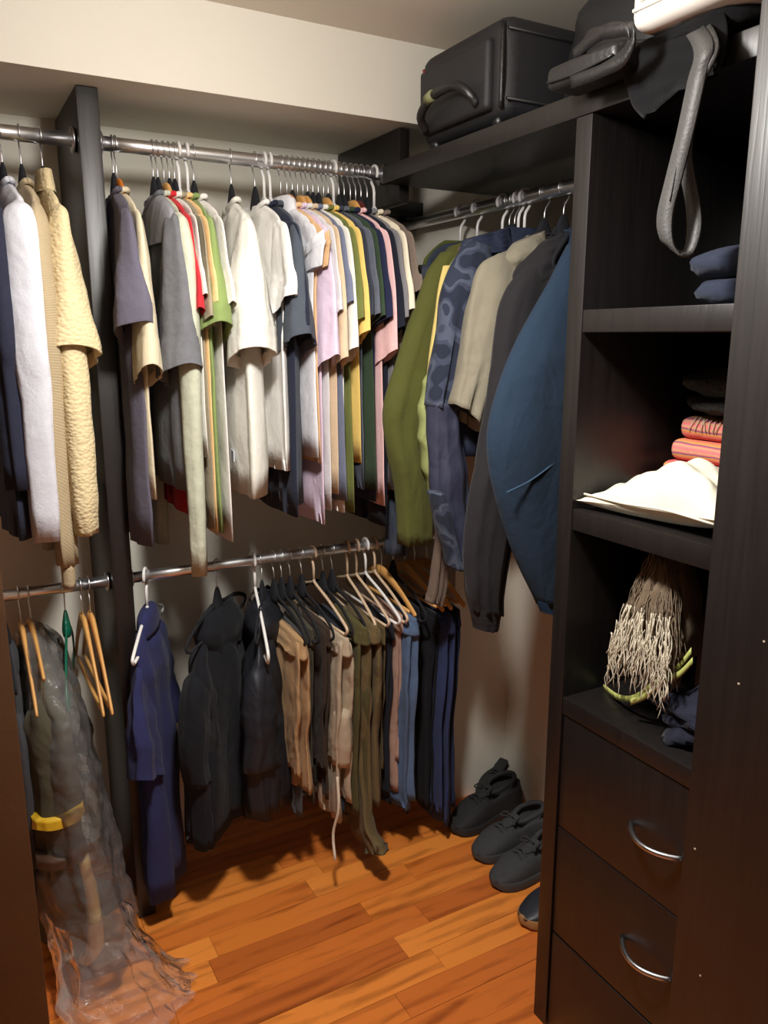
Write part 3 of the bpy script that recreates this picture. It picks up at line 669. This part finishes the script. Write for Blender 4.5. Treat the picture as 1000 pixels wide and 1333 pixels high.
# black hoodie and padded jacket
for (px, words, nm, rgb, kd, hem, w, hk, yw, sleeve, slth, hood) in (
   (281, 'black fleece jacket on a velvet hanger beside the navy polo', 'fleece_jacket', (27, 28, 33), 'fleece', -.70, .19, 'v', -40, -.70, .04, True),
   (340, 'black padded vest with chest pocket hanging under the white hanger', 'padded_jacket', (33, 35, 42), 'nylon', -.66, .20, 'v', -26, -.64, .04, True)):
    X = lowX(px); loc = (X, ROD_Y, LOW_Z); rz = R(-90 + yw)
    hanger(loc, rz, HK[hk], 'black velvet hanger holding the ' + words.split(' on a')[0].split(' hanging')[0], 'hangers on the lower right rod')
    t = top(nm, words, 'jacket', loc, rz, rgb, kd, w=w, zc=-.14, sl=.10, hem=hem, sleeve=sleeve, slth=slth, th=.05, long=True, seed=px, amp=.013, neck='shirt')
    MB().strip([(-.09, -.11), (-.11, -.16), (-.08, -.23)], [(.09, -.11), (.11, -.16), (.08, -.23)], [.02, .05, .04], rows=14, seg=24, amp=.006, seed=px + 3, closed=True).build('hood', cloth(rgb, kd), t)
    MB().strip([(.02, -.40), (.02, -.42), (.03, -.45)], [(.11, -.39), (.11, -.42), (.10, -.455)], [.006, .012, .008], nc=-.052, rows=8, seg=20, amp=.002, seed=px + 4, closed=True).build('pocket_flap', cloth(rgb, kd), t)
hanger((lowX(331), ROD_Y, LOW_Z), R(-90 - 12), 'white', 'bare white plastic hanger in front of the black padded vest', 'hangers on the lower right rod', drop=-.08, sl=.10)

def trousers(px, words, rgb, kind, low, low2, hk, yw=0, w=.15, th=.014, amp=.011, seed=0, near=.17, zb=-.19, extra=None, sl=.07):
    yw += random.Random(px).uniform(-3, 2)
    X = lowX(px); loc = (X, ROD_Y, LOW_Z); rz = R(-90 + yw)
    hanger(loc, rz, HK[hk], '%s hanger holding the %s' % (HN[hk], words.split(' with')[0]), 'hangers on the lower right rod', hw=.2, drop=-.085, sl=sl)
    t = thing('trousers', words, 'trousers', loc, rz, 'trousers folded over hangers on the lower rod')
    m = cloth(rgb, kind); rg = random.Random(seed * 5); near += rg.uniform(-.02, .008); zb += rg.uniform(-.02, .012)
    th *= .55; amp *= .55
    for k, (s, zl) in enumerate(((-1, low), (1, low2))):
        z = zof(px + 35, zl, X, ROD_Y - .15) - LOW_Z
        z = min(max(z, -.895), zb - .15)
        Rr = [(near - .01, zb + .012), (near, zb - .02), (near - .005, zb - .18), (near - .02, (zb + z) / 2 - .06), (near - .012, z)]
        Ll = [(near - w - .03, zb + .012), (near - w - .03, zb - .02), (near - w - .01, zb - .18), (near - w - .0, (zb + z) / 2 - .06), (near - w * .92, z)]
        lg = MB().strip(Ll, Rr, [.006, th, th * 1.1, th, th * 1.1], nc=[s * .006, s * th, s * th * 1.05, s * th, s * th * 1.1], rows=34, seg=26, amp=amp, freq=1.5, seed=seed * 3 + k, ex=(.9, 1.0), drape=rg.uniform(-.004, .004)).build('trouser_leg', m, t)
    MB().strip([(near - w - .02, zb + .03), (near - w - .02, zb - .02)], [(near + .008, zb + .022), (near + .012, zb - .03)], [.008, th * 2.2], rows=8, seg=24, amp=.003, seed=seed).build('waistband', m, t)
    if extra: extra(t)
    return t
P = [
 (356, 'tan chino trousers left of the charcoal pair', (176, 142, 104), 'crease', 1005, 1030, 'v', 0, .17, .020, .011, 0, .195),
 (366, 'charcoal grey trousers beside the tan chinos', (74, 76, 80), 'jersey', 1066, 1040, 'v', 0, .15, .015),
 (377, 'dark olive-grey trousers left of the cream cargo pants', (72, 68, 56), 'crease', 1010, 1050, 'v', 0, .15, .013),
 (392, 'dark brown trousers behind the cream cargo pants', (62, 50, 42), 'jersey', 1000, 1040, 'v', 0, .15, .010),
 (408, 'cream cargo pants with a dangling drawstring', (178, 160, 138), 'crease', 1062, 1040, 't', 0, .16, .022, .014, 0, .205),
 (420, 'dark blue-grey trousers between cream and olive pairs', (48, 54, 66), 'denim', 1060, 1050, 'v', 0, .15, .010),
 (432, 'olive green cargo trousers left of the trailing pair', (84, 77, 48), 'crease', 1050, 1060, 'v', 0, .17, .024, .011, 0, .195),
 (452, 'long khaki-brown trousers with one leg trailing near the floor', (104, 88, 60), 'crease', 1085, 1040, 't', -4, .18, .032, .014, 0, .22),
 (464, 'brass-brown trousers right of the trailing khaki pair', (98, 83, 52), 'jersey', 1020, 1000, 't', 0, .15, .010),
 (476, 'black trousers left of the faded pink pair', (34, 36, 44), 'jersey', 1040, 1050, 'w', 0, .15, .013),
 (488, 'dusty pink-grey trousers beside the faded jeans', (170, 138, 124), 'crease', 1030, 990, 't', 0, .14, .009),
 (497, 'faded light blue jeans among black trousers', (86, 106, 138), 'denim', 1046, 1036, 'l', 0, .16, .024, .014, 0, .205),
 (512, 'black jeans right of the faded jeans', (26, 27, 33), 'jersey', 1060, 1040, 'v', 0, .15, .014),
 (527, 'black dress trousers near the end of the lower rod', (24, 25, 30), 'jersey', 1050, 1060, 'l', 0, .15, .012),
 (540, 'dark indigo jeans near the end of the lower rod', (52, 62, 100), 'denim', 1050, 1070, 'l', 0, .17, .024, .011, 0, .20),
 (556, 'navy jeans last on the lower rod', (40, 48, 76), 'denim', 1060, 1050, 'l', 0, .15, .012),
]
def draw(t):
    MB().tube([(.19, -.03, -.58), (.215, -.04, -.66), (.20, -.05, -.74), (.23, -.06, -.80)], .004, 8, n=16).build('drawstring', cloth((214, 196, 176), 'jersey'), t)
    MB().strip([(.10, -.40), (.10, -.48), (.11, -.56)], [(.195, -.40), (.20, -.48), (.195, -.56)], [.022, .026, .024], rows=10, seg=22, amp=.004, seed=9).build('cargo_pocket', cloth((178, 160, 138), 'crease'), t)
def trail(t):
    MB().strip([(.06, -.50), (.07, -.65), (.09, -.79), (.16, -.86)], [(.17, -.50), (.18, -.64), (.215, -.76), (.275, -.80)], [.016, .018, .020, .022], nc=[-.02, -.025, -.02, -.005], rows=26, seg=26, amp=.008, seed=91).build('trailing_leg', cloth((104, 88, 60), 'crease'), t)
for i, p in enumerate(P):
    p = list(p) + [None] * 0
    kw = dict(extra={408: draw, 452: trail}.get(p[0]))
    if len(p) > 10: kw.update(amp=p[10], near=p[12])
    trousers(*p[:10], seed=i + 31, **kw)

# ================================================================== LOWER ROD, LEFT BAY
X = atY(37, 772, ROD_Y)[0]; loc = (X, ROD_Y, LOW_Z); rz = R(-90)
hanger((X, ROD_Y, LOW_Z), rz, 'wood', 'light wooden hanger inside the plastic garment bag', 'hangers on the lower left rod', hw=.19)
t = top('long_coat', 'dark olive-grey coat with a yellow band inside the plastic bag', 'coat', loc, rz, (76, 72, 58), 'crease', w=.2, zc=-.12, sl=.08, hem=-.86, sleeve=-.78, slth=.05, th=.05, long=True, seed=301, amp=.008, neck='shirt')
MB().strip([(.135, -.45), (.135, -.475)], [(.245, -.45), (.245, -.475)], [.0555, .0555], rows=4, seg=26, amp=.002, lip=False, seed=2).build('yellow_band', cloth((214, 172, 40), 'nylon'), t, label='bright yellow band')
MB().strip([(.14, -.55), (.14, -.575)], [(.245, -.55), (.245, -.575)], [.054, .054], rows=4, seg=26, amp=.002, lip=False, seed=2).build('brown_band', cloth((74, 50, 36), 'nylon'), t)
MB().strip([(.19, -.58), (.2, -.7), (.2, -.82), (.18, -.875)], [(.225, -.58), (.235, -.7), (.235, -.82), (.2, -.875)], [.012, .014, .016, .012], nc=[.045, .055, .05, .03], rows=20, seg=18, amp=.004, seed=5).build('lining', cloth((206, 176, 120), 'nylon'), t, label='cream lining edge')
# clear plastic bag over the coat: a hanging tube that spills onto the floor
bag = thing('garment_bag', 'clear crinkled plastic garment bag spilling onto the floor', 'garment bag', loc, rz)
def crumple(mb, amp, sc, keep=-.915):
    out = []
    for p in mb.v:
        v = Vector(p); n = noise.noise_vector(v * sc); n2 = noise.noise_vector(v * sc * 2.7 + Vector((7, 3, 1)))
        r = 1 - abs(noise.noise(v * sc * .8 + Vector((3, 9, 2)))) * 2
        q = v + amp * (n + .45 * n2) + Vector((0, amp * .9 * r, 0)); q.z = max(q.z, keep); out.append(q[:])
    mb.v = out; return mb
crumple(MB().strip([(-.05, -.085), (-.19, -.16), (-.2, -.35), (-.2, -.6), (-.18, -.86)], [(.05, -.085), (.19, -.16), (.255, -.3), (.275, -.6), (.31, -.80)],
           [.018, .05, .07, .09, .10], nc=[0, .01, .022, .035, .05], rows=110, seg=96, amp=.010, freq=3.4, seed=77, lip=False), .007, 15).build('film', M_FILM, bag, smooth=False)
crumple(MB().strip([(.04, -.76), (.10, -.84), (.16, -.895), (.20, -.905)], [(.27, -.72), (.34, -.80), (.41, -.875), (.45, -.90)], [.08, .10, .12, .12], nc=[.04, .06, .085, .115], rows=60, seg=84, amp=.012, freq=4.2, seed=78, lip=False), .009, 14).build('film_skirt', M_FILM, bag, smooth=False)
X2 = atY(24, 775, ROD_Y)[0]
hanger((X2, ROD_Y, LOW_Z), rz, 'wood', 'light wooden hanger left of the plastic garment bag', 'hangers on the lower left rod', drop=-.09, sl=.12)
t = top('dark_jacket', 'dark grey jacket at the left edge behind the plastic bag', 'jacket', (X2 - .035, ROD_Y, LOW_Z), rz, (62, 62, 66), 'jersey', w=.17, zc=-.14, sl=.1, hem=-.75, sleeve=-.6, slth=.02, th=.02, long=True, seed=305, neck='shirt')
hanger((X2 - .035, ROD_Y, LOW_Z), rz, 'velvet', 'black velvet hanger of the dark grey jacket at the left edge', 'hangers on the lower left rod')
X3 = atY(82, 764, ROD_Y)[0]
hanger((X3, ROD_Y, LOW_Z), R(-90 - 10), 'green', 'dark green plastic hanger, empty, on the lower left rod', hw=.2, drop=-.085, sl=.10)
for k, (px, yw) in enumerate(((104, 0), (115, 0))):
    X4 = atY(px, 760, ROD_Y)[0]
    hanger((X4, ROD_Y, LOW_Z), R(-90 + yw), 'wood', ('thick light wooden hanger beside the green hanger', 'slim light wooden hanger closest to the dark upright')[k], 'hangers on the lower left rod', hw=.2, drop=-.09, sl=.15)

# ================================================================== ON TOP OF THE SHELF
# suitcase lying with its handle end towards the room
y0, y1 = 1.375, 1.70
sc = thing('suitcase', 'black soft-sided suitcase lying on the top shelf', 'suitcase', (FAC_X, (y0 + y1) / 2, 1.9205))
hwid = (y1 - y0) / 2
def rbox(lo, hi, bev, seg=4):
    bm = bmesh.new(); bmesh.ops.create_cube(bm, size=1)
    for v in bm.verts: v.co = Vector([(lo[i] + hi[i]) / 2 + v.co[i] * (hi[i] - lo[i]) for i in range(3)])
    bmesh.ops.bevel(bm, geom=list(bm.edges), offset=bev, segments=seg, affect='EDGES', profile=.5)
    mb = MB(); bm.verts.index_update(); mb.add([v.co[:] for v in bm.verts], [[v.index for v in f.verts] for f in bm.faces]); bm.free(); return mb
bd = rbox((.005, -hwid, .012), (.50, hwid, .205), .035).build('shell', M_NYLON, sc)
rbox((-.012, -hwid + .035, .03), (.02, hwid - .03, .165), .012).build('front_pocket', M_NYLON, sc)
for z in (.045, .172):
    pts = [(.012, -hwid - .001, z), (.25, -hwid - .002, z), (.48, -hwid - .001, z)]
    MB().tube(pts, .0035, 6).build('zipper', M_BLKPL, sc)
MB().tube([(.008, -hwid + .012, .03), (.002, -hwid + .004, .1), (.008, -hwid + .012, .185)], .005, 8, n=10).build('piping', M_LEATHER, sc)
hy = [(-.01, .10, .035), (-.035, .085, .06), (-.042, .03, .085), (-.04, -.05, .088), (-.03, -.085, .07), (-.01, -.095, .045)]
MB().tube(hy, .0095, 10, n=24).build('handle', M_LEATHER, sc, label='padded black carry handle')
MB().tube([(-.043, .045, .083), (-.045, .02, .087)], .0115, 10).build('handle_tag', simple('olive_tag', (120, 122, 84), .7), sc)
for s in (-1, 1): MB().tube([(.03, s * (hwid - .035), .013), (.03, s * (hwid - .055), .013)], .0125, 14).build('wheel', M_BLKPL, sc)
MB().tube([(-.006, .11, .15), (-.012, .112, .165)], .003, 6).build('zip_pull', simple('red_tag', (120, 40, 40), .6), sc)

def blob(lo, hi, seed, amp=.02, nu=26, nv=18, p=.6):
    rr = random.Random(seed); ph = [rr.uniform(0, 6.28) for _ in range(9)]
    C = [(lo[i] + hi[i]) / 2 for i in range(3)]; H = [(hi[i] - lo[i]) / 2 for i in range(3)]
    vs = []; fs = []
    f = lambda x: math.copysign(abs(x) ** p, x)
    for j in range(nv + 1):
        th_ = math.pi * j / nv
        for i in range(nu):
            a = 2 * math.pi * i / nu
            d = Vector((f(math.sin(th_)) * f(math.cos(a)), f(math.sin(th_)) * f(math.sin(a)), f(math.cos(th_))))
            w = amp * (math.sin(3.1 * d.x + 2.3 * d.y + ph[0]) * math.sin(4.2 * d.z + 2.6 * d.y + ph[1]) + .6 * math.sin(7 * d.y - 5 * d.x + ph[2]) * math.cos(6 * d.z + ph[3]) + .35 * math.sin(13 * d.z + 9 * d.y + ph[4]))
            q = [C[k] + d[k] * (H[k] + w * .5) for k in range(3)]
            q[2] = max(q[2], lo[2]); vs.append(q)
    for j in range(nv):
        for i in range(nu):
            k = (i + 1) % nu
            fs.append((j * nu + i, j * nu + k, (j + 1) * nu + k, (j + 1) * nu + i))
    return MB().add(vs, fs)
# black duffel behind, filling the shelf above the cabinet
du = thing('duffel_bag', 'soft black duffel bag slumped on the top shelf right of the suitcase', 'bag', (1.25, 1.19, 1.9205))
blob((-.12, -.19, 0), (.28, .17, .245), 4, .02).build('body', M_NYLON, du)
MB().tube([(-.1, -.15, .03), (-.13, -.1, .07), (-.13, .05, .08), (-.1, .12, .04)], .01, 8, n=20).build('strap', M_NYLON, du)
# leather bag overhanging the edge of the shelf
hb = thing('leather_bag', 'black leather shoulder bag overhanging the edge of the top shelf', 'bag', (FAC_X - .004, 1.06, 1.9205))
rbox((-.06, -.07, .0), (.12, .085, .032), .014).build('body', M_LEATHER, hb)
rbox((-.075, -.075, -.012), (.0, .09, .026), .012).build('flap', M_LEATHER, hb)
for k in range(2):
    MB().ribbon([(-.066, .03 - .02 * k, .030), (-.078, -.02, .036 + .006 * k), (-.088, -.075, .034 - .004 * k), (-.088, -.112 - .01 * k, .018), (-.082, -.10, -.006 - .006 * k), (-.08, -.05, -.016), (-.078, .02, -.014)],
                [(-.002, 0, .009)] * 7, .003, n=40).build('strap', M_LEATHER, hb)
MB().tube([(-.0775, .08, .0), (-.079, .0, -.003), (-.0775, -.07, .002)], .0025, 6, n=12).build('piping', M_LEATHER, hb)
M_BLKC = cloth((15, 15, 17), 'fleece')
# dark cloth heap draped over the shelf edge
dc = thing('draped_black_scarf', 'heap of black cloth draped over the shelf edge above the grey strap', 'cloth', (FAC_X, .93, 1.9205))
blob((-.03, -.14, 0), (.3, .10, .042), 8, .012).build('heap', M_BLKC, dc)
MB().strip([(-.09, .025), (-.10, -.005), (-.095, -.035), (-.085, -.05)], [(.09, .025), (.10, -.0), (.08, -.05), (.05, -.085)], [.010, .012, .011, .008], rows=20, seg=26, amp=.006, seed=12, freq=4).build('fold', M_BLKC, dc).matrix_local = Matrix.Translation((-.022, 0, 0)) @ Matrix.Rotation(R(90), 4, 'Z')
# grey strap loop
gs = thing('bag_strap', 'long grey leather strap looped down from the top shelf', 'strap', (FAC_X, .96, 1.92))
def sp(px, py, dx): yy, zz = atX(px, py, FAC_X + dx); return (dx, yy - .96, zz - 1.92)
wv = (0, -.0155, .002)
MB().ribbon([(.0, -.03, .05), sp(916, 60, -.052), sp(908, 100, -.054), sp(893, 170, -.054), sp(878, 230, -.05), sp(866, 280, -.05), sp(868, 312, -.048), sp(880, 328, -.04)],
            [wv, wv, wv, wv, (0, -.0155, .001), (0, -.0145, 0), (0, -.0125, -.004), (.003, -.008, -.007)], .004, n=40).build('front_run', M_STRAP, gs)
MB().ribbon([sp(880, 328, -.04), sp(896, 328, -.02), sp(904, 300, -.01), sp(902, 262, -.01), sp(893, 200, -.03), sp(908, 120, -.048), sp(930, 60, -.05), (.0, -.05, .05)],
            [(.003, -.008, -.007), (0, -.009, -.003), (0, -.0125, 0), (0, -.0125, 0), (.003, -.009, 0), (.002, -.006, 0), (0, -.008, 0), (0, -.01, 0)], .004, n=40).build('back_run', M_STRAP, gs)
MB().tube([sp(903, 110, -.0385), sp(886, 190, -.0505), sp(872, 262, -.0535)], .0012, 6, n=20).build('stitch_line', M_STITCH, gs)
# white foam cushion
ya, za = atX(822, 30, FAC_X - .06)
cu = thing('foam_cushion', 'white foam cushion with ribbed side lying above the black bags', 'cushion', (FAC_X - .06, ya + .008, 1.952))
M_FOAM = simple('white_cover', (228, 222, 214), .85, noise=.03)
rbox((0, -.52, 0), (.50, 0, .11), .022, 4).build('cover', M_FOAM, cu)
for k in range(24):
    MB().tube([(-.0015, -.03 - .019 * k, .036), (-.0025, -.03 - .019 * k, .06), (-.0015, -.03 - .019 * k, .092)], .0045, 6).build('side_rib', M_FOAM, cu)
MB().tube([(-.001, -.012, .028), (-.001, -.26, .028), (-.001, -.505, .028)], .003, 6).build('piping', M_FOAM, cu)

# ================================================================== ON THE CABINET SHELVES
def on(px, py, dx): yy, zz = atX(px, py, FAC_X + dx); return FAC_X + dx, yy, zz
# navy folded fleece + dark bundle, shelf A
nf = thing('folded_fleece', 'navy fleece blanket rolled and folded on the upper cabinet shelf', 'blanket', (1.20, .885, 1.5505))
mN = cloth((44, 50, 66), 'fleece')
blob((-.075, -.20, 0), (.22, .125, .054), 15, .006, 40, 24, .75).build('lower_fold', mN, nf)
blob((-.088, -.20, .042), (.2, .13, .10), 16, .007, 40, 24, .75).build('upper_fold', mN, nf)
db = thing('dark_bundle', 'dim dark grey garment bundled behind the navy fleece', 'garment', (1.33, .86, 1.652))
blob((-.1, -.12, 0), (.15, .11, .10), 19, .03).build('bundle', cloth((40, 42, 50), 'fleece'), db)
# cream pillow in front
pl = thing('cream_pillow', 'cream cotton bag lying crumpled on the middle cabinet shelf', 'pillow', (1.128, .95, 1.1815))
def pillow(nx=40, ny=40, a=.075, b=.19, h=.085, seed=3):
    rr = random.Random(seed); ph = [rr.uniform(0, 6.28) for _ in range(8)]; vs = []; fs = []
    for side in (1, -1):
        for i in range(nx + 1):
            for j in range(ny + 1):
                s, t_ = 2 * i / nx - 1, 2 * j / ny - 1
                prof = (max(0, 1 - abs(s) ** 2.6) * max(0, 1 - abs(t_) ** 2.6)) ** .55
                pinch = 1 - .10 * (1 - t_ * t_) * abs(s) ** 3 - 0
                xx = a * s * (1 - .12 * (1 - t_ ** 2)) ; yy = b * t_ * (1 - .10 * (1 - s ** 2))
                wr = .010 * prof * (math.sin(6 * t_ + 3 * s + ph[0]) + .6 * math.sin(11 * s - 7 * t_ + ph[1]) + .5 * abs(math.sin(5 * t_ - 4 * s + ph[2])))
                zz = (h * prof * (.42 + .58 * math.exp(-((t_ + .32) / .62) ** 2)) + wr * .8) if side > 0 else -.028 * prof
                zz += .028 + .012 * (s * t_)
                zz = max(zz, .0)
                vs.append((xx, yy, zz))
    n1 = (nx + 1) * (ny + 1)
    for k in (0, 1):
        for i in range(nx):
            for j in range(ny):
                q = [k * n1 + i * (ny + 1) + j, k * n1 + (i + 1) * (ny + 1) + j, k * n1 + (i + 1) * (ny + 1) + j + 1, k * n1 + i * (ny + 1) + j + 1]
                fs.append(q if k == 0 else q[::-1])
    return MB().add(vs, fs)
mC = cloth((212, 207, 188), 'crease')
pillow(a=.086, b=.164, h=.078).build('cushion_body', mC, pl)
MB().tube([(-.078, .15, .03), (-.08, .05, .03), (-.082, -.05, .036), (-.078, -.15, .03)], .0022, 6, n=20).build('seam', mC, pl)
# folded patterned knit and fur on top, behind the pillow
kn = thing('striped_knit', 'pink and orange striped knitted blanket folded behind the cream bag', 'blanket', (1.275, .92, 1.1815))
mS = cloth((215, 110, 110), 'stripe')
for k in range(4):
    rbox((-.055 + .006 * k, -.20, .001 + .043 * k), (.2, .178 - .014 * k, .043 + .043 * k), .018, 3).build('fold', mS, kn)
fr = MB(); rr = random.Random(8)
for k in range(26):
    yv = .10 - .25 * k / 26
    fr.tube([(-.025, yv, .1735), (-.038, yv + rr.uniform(-.004, .004), .166), (-.041, yv + rr.uniform(-.006, .006), .148)], .0011, 5)
fr.build('fringe', cloth((210, 190, 160), 'jersey'), kn, kind='stuff')
fu = thing('black_fur_scarf', 'black furry scarf folded on top of the striped knit', 'scarf', (1.275, .945, 1.3555))
mF = cloth((50, 47, 44), 'fur')
blob((-.065, -.18, .0), (.16, .125, .046), 21, .008, 40, 24, .8).build('lower_fold', mF, fu)
blob((-.072, -.18, .034), (.15, .135, .092), 22, .009, 40, 24, .8).build('upper_fold', mF, fu)
# bottom shelf: fringed shawl, lime strap, navy cloth, cardboard box
nv = thing('navy_cloth', 'crumpled navy cloth on the lowest open shelf', 'cloth', (1.13, .86, .7935))
blob((-.055, -.13, 0), (.2, .10, .085), 31, .04, 48, 30, .75).build('heap', cloth((38, 40, 54), 'crease'), nv)
bx = thing('cardboard_box', 'small brown cardboard box at the back of the lowest open shelf', 'box', (1.205, .80, .7935))
rbox((0, -.05, 0), (.2, .14, .235), .002, 1).build('carton', simple('cardboard', (150, 112, 74), .85, noise=.06), bx)
MB().box((-.001, .03, .01), (.0, .045, .21)).build('tape', simple('tape', (176, 142, 100), .5), bx, smooth=False)
sh_ = thing('fringed_shawl', 'grey-brown shawl with knotted pale fringe hanging in the lowest open shelf', 'shawl', (1.13, .957, 1.125))
mB = cloth((122, 106, 88), 'crease'); mW = cloth((206, 196, 176), 'jersey')
MB().strip([(-.02, -.002), (-.045, -.07), (-.07, -.15), (-.085, -.21)], [(.03, -.002), (.05, -.06), (.065, -.13), (.06, -.19)], [.03, .045, .05, .045], rows=24, seg=40, amp=.014, freq=5, seed=3).build('shawl_body', mB, sh_).matrix_local = Matrix.Rotation(R(-90), 4, 'Z')
f1 = MB(); f2 = MB(); rr = random.Random(6)
for k in range(620):
    a = rr.uniform(-.08, .065); fx = rr.uniform(-.052, -.02); pale = k % 5 == 0
    top_ = rr.uniform(-.17, -.10) if pale else rr.uniform(-.10, -.004); l = rr.uniform(.07, .12) if pale else rr.uniform(.08, .15)
    w0 = .35 + .65 * min(1, -top_ / .18); w1 = .35 + .65 * min(1, (-top_ + l) / .18)
    e = -.06 if pale else fx
    pts = []
    for q in range(6):
        f_ = q / 5; w_ = w0 * (1 - f_) + w1 * f_
        pts.append((e * w_ - .012 + rr.uniform(-.004, .004), a * w_ + rr.uniform(-.006, .006) * (.4 + f_), max(top_ - l * f_, -.285)))
    (f2 if pale else f1).tube(pts, rr.uniform(.0006, .0014), 4, n=11)
f1.build('brown_strands', mB, sh_, kind='stuff'); 
f2.build('pale_fringe', mW, sh_, kind='stuff')
ls = thing('lime_strap', 'lime green lanyard strap lying across the lowest open shelf', 'strap', (FAC_X + .03, .95, .794))
def lp(px, py, dx, dz=0): yy, zz = atX(px, py, FAC_X + dx); return (dx - .03, yy - .95, max(zz - .794, .003) + dz)
mL = cloth((176, 182, 104), 'nylon')
MB().ribbon([lp(786, 898, .10), lp(806, 908, .07), lp(826, 908, .05), lp(850, 894, .045, .004), lp(880, 874, .05, .004), lp(900, 850, .06, .004)], [(0, .001, .006)] * 6, .002, n=30).build('upper_band', mL, ls)
MB().ribbon([lp(821, 914, .035), lp(840, 906, .04), lp(860, 890, .042), lp(884, 878, .046), lp(902, 860, .055)], [(0, .001, .006)] * 5, .002, n=30).build('lower_band', mL, ls)

# ================================================================== SHOES
def shoe(px, py, rz, upper, sole, words, L=.27, W=.048, H=.07, high=.1, name='sneaker', lace=None, bows=True):
    x, y_ = atZ(px, py, 0.0)
    t = thing(name, words, 'shoe', (x, y_, .0008), R(rz))     # toe tip at origin, heel along +x
    n = 22; S = np.linspace(0, 1, n)
    wid = lambda s: W * (max(0, 1 - (1 - min(s / .33, 1)) ** 2.0)) ** .5 * (1 - .16 * math.exp(-((s - .62) / .16) ** 2)) * (max(0.0, 1 - max(0, (s - .86) / .14) ** 2.4)) ** .5
    off = lambda s: .008 * math.sin(math.pi * s)
    so = MB(); vs = []; fs = []
    ring = [(s * L, wid(s) * 1.06 + .0015) for s in S]
    out = [(x_, off(x_ / L) + w_) for x_, w_ in ring] + [(x_, off(x_ / L) - w_) for x_, w_ in ring[::-1]]
    m = len(out)
    for z, k in ((0.0, .965), (.006, 1.0), (.024, 1.0), (.027, .97)):
        vs += [(L / 2 + (p[0] - L / 2) * (1 - (1 - k) * .4), p[1] * k, z + .012 * max(0, 1 - p[0] / (.2 * L)) ** 2 * (1 if z < .02 else .6)) for p in out]
    for r in range(3):
        for k in range(m): fs.append((r * m + k, r * m + (k + 1) % m, (r + 1) * m + (k + 1) % m, (r + 1) * m + k))
    fs += [tuple(range(m))[::-1], tuple(3 * m + k for k in range(m))]
    so.add(vs, fs).build('sole', sole, t, smooth='auto')
    hgt = lambda s: .022 + (H - .022) * (1 - (1 - min(s / .42, 1)) ** 1.9) + (high - H) * max(0, min(1, (s - .42) / .3)) ** 1.3
    vs = []; fs = []; K = 15
    for i, s in enumerate(S):
        s = .012 + s * .976
        for k in range(K):
            a = math.pi * k / (K - 1); c = math.cos(a); q = math.sin(a)
            h = hgt(s); pw = .75
            yy = off(s) + wid(s) * math.copysign(abs(c) ** pw, c) * (1 - .18 * q * (s > .45))
            zz = .022 + (h - .022) * q ** .7
            if s > .5 and q > .75: zz = min(zz, .022 + (h - .022) * (.80 - .35 * min(1, (s - .5) / .12) * (1 - max(0, (s - .9) / .1))))
            vs.append((s * L, yy, zz + .008 * max(0, 1 - s / .2) ** 2))
    for i in range(n - 1):
        for k in range(K - 1): fs.append((i * K + k, i * K + k + 1, (i + 1) * K + k + 1, (i + 1) * K + k))
    fs += [tuple(range(K)), tuple((n - 1) * K + k for k in range(K))]
    MB().add(vs, fs).build('upper', upper, t)
    # padded collar
    col_ = []
    for a in np.linspace(0, 2 * math.pi, 26):
        s = .745 + .185 * math.cos(a); w_ = wid(.72) * .66 * math.sin(a)
        col_.append((s * L, off(s) + w_, .022 + (hgt(min(s, .97)) - .022) * (.84 + .12 * max(0, math.cos(a)))))
    MB().tube(col_, .0075, 8).build('collar', upper, t)
    MB().tube([(.40 * L, off(.4), hgt(.4) + .001), (.50 * L, off(.5), hgt(.5) + .0), (.585 * L, off(.55), hgt(.56) + .010)], [.006, .008, .007], 10, n=10, flat=2.6).build('tongue', upper, t)
    for k in range(4):
        s = .33 + .055 * k; w_ = wid(s) * .42
        MB().tube([(s * L, off(s) - w_, hgt(s) - .003), ((s + .012) * L, off(s), hgt(s) + .0075), (s * L, off(s) + w_, hgt(s) - .003)], .0032, 6, n=9).build('lace', lace or upper, t)
    for sd in ((-1, 1) if bows else ()):
        MB().tube([(.52 * L, off(.5), hgt(.5) + .012), (.50 * L, off(.5) + sd * .02, hgt(.5) + .022), (.46 * L, off(.5) + sd * .032, hgt(.5) + .008), (.50 * L, off(.5) + sd * .008, hgt(.5) + .012)], .0022, 6, n=16).build('lace_bow', lace or upper, t)
    return t
M_SH1 = simple('black_mesh_upper', (34, 34, 36), .8, noise=.2, nscale=60, bump=.4, bscale=240)
M_SH2 = simple('charcoal_knit_upper', (58, 59, 62), .85, noise=.15, nscale=60, bump=.4, bscale=260)
M_SOLE = simple('dark_rubber', (40, 40, 42), .7, noise=.1)
M_SOLE2 = simple('charcoal_rubber', (66, 66, 68), .7, noise=.1)
M_TAN = simple('tan_rubber', (168, 124, 76), .7, noise=.1)
M_SH3 = simple('navy_leather_upper', (40, 42, 50), .45, noise=.1)
shoe(588, 1088, 8, M_SH1, M_SOLE, 'black mesh running shoe nearest the hanging jeans', L=.285, W=.052, H=.085, high=.12)
shoe(617, 1122, 2, M_SH2, M_SOLE2, 'charcoal knit sneaker second in the floor row, behind its twin', L=.28, W=.05, H=.075, high=.105)
shoe(640, 1158, 0, M_SH2, M_SOLE2, 'charcoal knit sneaker next to the dark cabinet', L=.28, W=.05, H=.075, high=.105)
shoe(677, 1208, 0, M_SH3, M_TAN, 'navy shoe with a tan sole half hidden by the cabinet', L=.28, W=.048, H=.065, high=.09, name='casual_shoe')
shoe(628, 1050, 24, M_SH1, M_SOLE, 'black shoe furthest back against the wall', L=.26, W=.05, H=.075, high=.11, bows=False)
